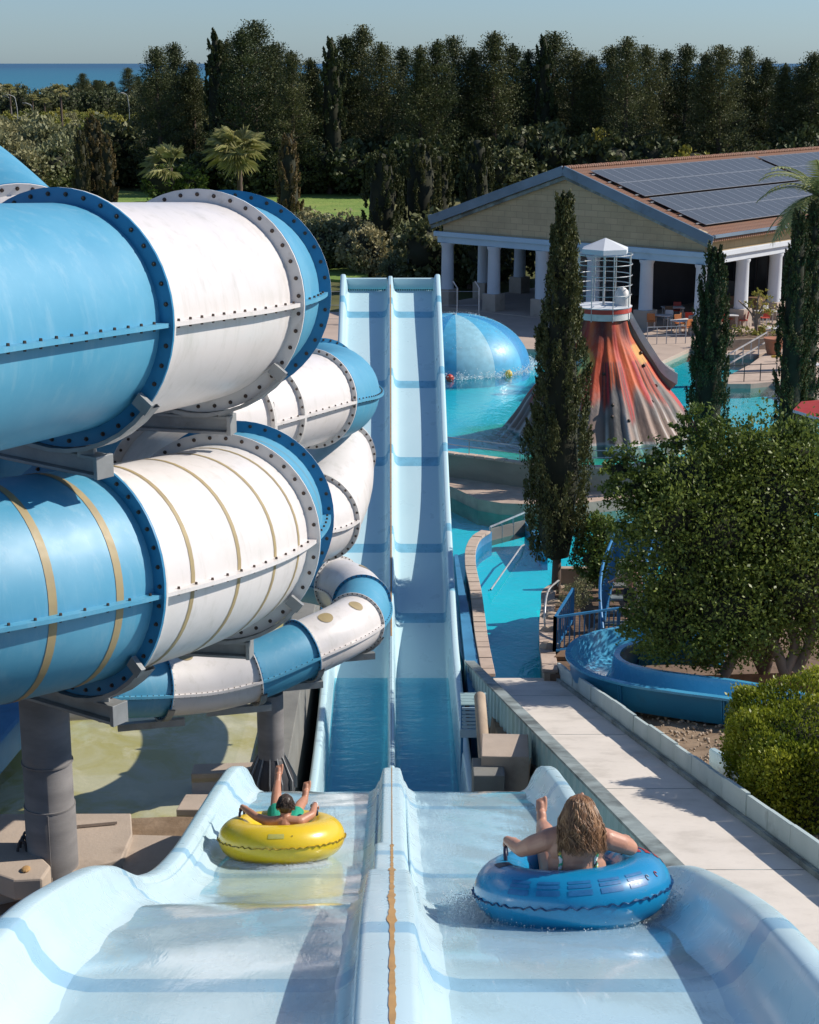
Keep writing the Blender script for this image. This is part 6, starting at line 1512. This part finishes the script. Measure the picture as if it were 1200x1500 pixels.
cap = MB().ball(hd_c + RH @ S_((0, .006, .014)), 1, 20, 14, sc=(.088, .106, .112), R=RH).build('scalp_hair', M['hair_w'], hw, smooth=180); at = cap.data.attributes.new('tint', 'FLOAT', 'FACE'); at.data.foreach_set('value', np.full(len(cap.data.polygons), .3, np.float32))
# bikini straps and back band wrapped on the body by a ray cast
t = NT('patterned_bikini'); v = t.obj(); vo_ = t.n('ShaderNodeTexVoronoi', Vector=v, Scale=48.0)
cc = t.n('ShaderNodeSeparateColor', Color=vo_.outputs['Color']); r_ = cc.outputs[0]
c_ = t.mix(t.math('GREATER_THAN', r_, .35), (.75, .74, .70), (.05, .42, .22)); c_ = t.mix(t.math('GREATER_THAN', r_, .68), c_, (.015, .02, .03)); c_ = t.mix(t.math('GREATER_THAN', r_, .88), c_, (.70, .50, .08))
M['bikini'] = t.surf(t.pbr(c_, .7))
from mathutils.bvhtree import BVHTree
bvh = BVHTree.FromPolygons([v_.co[:] for v_ in wb.data.vertices], [p_.vertices[:] for p_ in wb.data.polygons])
def strap(bv, pts_, wd, name, mat, parent, side=S_((1, 0, 0)), lift=.004):
    pts_, _ = curve_pts(pts_, .012); rows = []
    for i, p in enumerate(pts_):
        d = (pts_[min(i + 1, len(pts_) - 1)] - pts_[max(0, i - 1)]).normalized(); row = []
        co, no, _, _ = bv.find_nearest(p); sd_ = d.cross(no).normalized()
        for e in (-.5, 0, .5):
            c2, n2, _, _ = bv.find_nearest(p + sd_ * wd * e); row.append(c2 + n2 * lift)
        rows.append(row)
    o = MB().grid(rows).build(name, mat, parent, smooth=180); m_ = o.modifiers.new('thick', 'SOLIDIFY'); m_.thickness = .004; m_.offset = 0; return o
for s in (-1, 1): strap(bvh, [S_((s * .10, -.16, .43)), S_((s * .125, -.25, .50)), S_((s * .13, -.36, .42)), S_((s * .135, -.38, .30)), S_((s * .135, -.38, .18)), S_((s * .13, -.36, .10))], .024, 'bikini_strap', M['bikini'], wm)
strap(bvh, [S_((-.19, -.28, .135)), S_((-.1, -.42, .13)), S_((0, -.43, .13)), S_((.1, -.42, .13)), S_((.19, -.28, .135))], .028, 'bikini_band', M['bikini'], wm)
for s in (-1, 1): strap(bvh, [S_((s * .02, -.03, .27)), S_((s * .085, -.01, .29)), S_((s * .15, -.06, .28))], .11, 'bikini_cup', M['bikini'], wm)
# --- the boy and the yellow tube
YY = 16.85; pitchY = rad(-14.5)
yel_c = Vector((PY(413, 1240, YY).x, YY, prof(YY) + .235))
tbY = torus_tube('swim_tube', TR, Tr, M['tube_y'], M['seam_y'], 'large yellow inflatable tube carrying the boy down the left lane', yel_c, pitchY, rad(-1), 0)
torus_patch(tbY, TR, Tr, rad(-98), rad(-83), .52, .78, pm('faded_label', (.42, .40, .10), (.50, .44, .08), .5, 20), 'label_patch')
torus_patch(tbY, TR, Tr, rad(-76), rad(-75), .60, .66, M['bolt'], 'valve', .006)
handle(tbY, (-.44, .16, .19), (.2, 1, 0)); handle(tbY, (.36, .22, .20), (-.2, 1, 0))
bo = empty('person', yel_c, label='boy in green swim shorts lying back in the yellow tube, one leg up', cat='person'); bo.rotation_euler = (pitchY, 0, 0)
hb_c = S_((.055, -.165, .355)); B_ = []
B_ += chain([(0.02, .14, .04), (.03, .02, .03), (.04, -.11, .08), (.045, -.20, .165)], [.125, .12, .125, .10])
B_ += [('e', S_((.045 + s * .07, -.185, .14)), (.085, .08, .10)) for s in (-1, 1)] + [('c', S_((.045 + s * .03, -.22, .215)), S_((.045 + s * .15, -.215, .20)), .054, .058) for s in (-1, 1)]
B_ += chain([(.05, -.215, .22), (.055, -.185, .30)], [.056, .053])
hpb, RB = head_parts(hb_c, S_((0, .22, 1)), S_((0, 1, -.1)), 1.1); B_ += hpb
for s, hb, el in ((-1, S_((-.44, .16, .26)), S_((-.26, -.13, .235))), (1, S_((.36, .22, .27)), S_((.33, -.07, .25)))):
    sh = S_((.045 + s * .165, -.21, .20)); wr = hb + S_((-s * .01, -.075, .045))
    B_ += chain([sh, sh.lerp(el, .5), el, el.lerp(wr, .4), wr], [.058, .051, .042, .040, .028]); B_ += grip_hand(wr, hb, S_((-s * .2, 1, 0)), S_((0, 0, 1)), .9)
hipL, knL, anL = S_((-.06, .16, .07)), S_((-.10, .47, .28)), S_((-.10, .72, .47))
hipR, knR, anR = S_((.10, .16, .07)), S_((.15, .49, .22)), S_((.20, .78, .275))
for a_, k_, n_, td in ((hipL, knL, anL, S_((.05, .30, 1))), (hipR, knR, anR, S_((.1, .3, 1)))):
    B_ += chain([a_, a_.lerp(k_, .5), k_, k_.lerp(n_, .35), n_], [.09, .08, .058, .058, .038]); B_ += foot(n_, td, S_((0, 1, -.3)), 1.05)
bb_ = body_mesh('body', B_, M['skin2'], bo, .0062, 4)
SH = chain([(0.02, .15, .045), (.025, .05, .075)], [.140, .135])
for a_, k_ in ((hipL, knL), (hipR, knR)): SH += chain([a_, a_.lerp(k_, .62)], [.108, .100])
body_mesh('swim_shorts', SH, M['shorts_g'], bo, .009, 3)
ch_ = locks(bo, hb_c + RB @ S_((0, -.004, .012)), RB, 1300, 17, .03, M['hair_b'], .0035, .001, name='hair', scale=(.086, .106, .117), phimin=-.25, seg=4, hang=False)
cap = MB().ball(hb_c + RB @ S_((0, -.012, .020)), 1, 20, 14, sc=(.0865, .104, .115), R=RB).build('scalp_hair', M['hair_b'], ch_, smooth=180); at = cap.data.attributes.new('tint', 'FLOAT', 'FACE'); at.data.foreach_set('value', np.full(len(cap.data.polygons), .25, np.float32))
MB().tube([(S_((.36, .22, .27)) + S_((-.01, -.078, .046)) + S_((math.cos(a) * .030, math.sin(a) * .012, math.sin(a) * .030))) for a in np.linspace(0, 2 * PI, 17)[:-1]], .007, 6, closed=True).build('wristband', M['whiteplastic'], bo, smooth=60)
# --- the man on the steps
MP = PZ(922, 906, -15.35); mn = empty('person', (MP.x, MP.y, -15.42), label='shirtless man in dark shorts on the steps, one arm on the blue rail', cat='person'); mn.rotation_euler = (0, 0, rad(-8))
N_ = chain([(0, 0, .93), (0, .01, 1.10), (0, .02, 1.30)], [.135, .130, .150]) + [('c', S_((s * .06, 0, 1.40)), S_((s * .175, 0, 1.385)), .065, .062) for s in (-1, 1)] + chain([(0, .01, 1.42), (0, .03, 1.54)], [.055, .052])
hm, RM = head_parts((0, .045, 1.63), (0, .1, 1), (0.1, 1, -.15)); N_ += hm
N_ += chain([(-.185, 0, 1.385), (-.36, .08, 1.24), (-.56, .22, 1.08)], [.055, .042, .028]) + grip_hand((-.56, .22, 1.08), (-.62, .28, 1.03), (0, 1, .2), (0, 0, 1), .95)
N_ += chain([(.185, 0, 1.385), (.30, .02, 1.12), (.33, .16, .90)], [.055, .042, .028]) + grip_hand((.33, .16, .90), (.36, .24, .87), (0, 1, .2), (0, 0, 1), .95)
for s, k_, a_ in ((-1, S_((-.10, .04, .50)), S_((-.10, -.02, .08))), (1, S_((.11, .18, .58)), S_((.11, .16, .20)))):
    h_ = S_((s * .09, 0, .90)); N_ += chain([h_, h_.lerp(k_, .5), k_, k_.lerp(a_, .35), a_], [.10, .088, .058, .056, .036]) + foot(a_ + S_((0, 0, -.0)), S_((0, 1, -.1)), S_((0, 0, -1)), 1.0)
body_mesh('body', N_, M['skin'], mn, .009, 3)
SH = chain([(0, 0, .94), (0, 0, .88)], [.152, .15])
for s, k_ in ((-1, S_((-.10, .04, .50))), (1, S_((.11, .18, .58)))): SH += chain([S_((s * .09, 0, .88)), S_((s * .09, 0, .90)).lerp(k_, .7)], [.122, .102])
body_mesh('swim_shorts', SH, M['shorts_d'], mn, .011, 2)
hm_ = locks(mn, S_((0, .045, 1.63)), RM, 420, 23, .03, M['hair_b'], .006, .002, name='hair', phimin=-.3, seg=4, hang=False)

# ------------------------------------------------------------------ splashes round the tubes
def splash(c, pitch, n, fr, seed, amin=-PI, amax=0, spread=.1):
    Rm_ = Matrix.Rotation(pitch, 3, 'X')
    def fp():
        a = random.uniform(amin, amax); rr = fr * random.uniform(.86, 1.0) + abs(random.gauss(0, spread)); z = -.215 + abs(random.gauss(0, spread * .40)) * (1.4 - .4 * rr)
        return c + Rm_ @ Vector((rr * math.cos(a), rr * math.sin(a), z)), 1
    return droplets('splash', n * 7, fp, .0015, .005, seed)
splash(blue_c, pitchB, 900, .68, 1, -PI * .98, -.02 * PI, .07); splash(blue_c, pitchB, 1500, .70, 2, -.16 * PI, .22 * PI, .16); splash(blue_c, pitchB, 700, .70, 3, PI * .82, PI * 1.15, .13)
splash(yel_c, pitchY, 900, .66, 4, -PI * .8, -.2 * PI, .05)
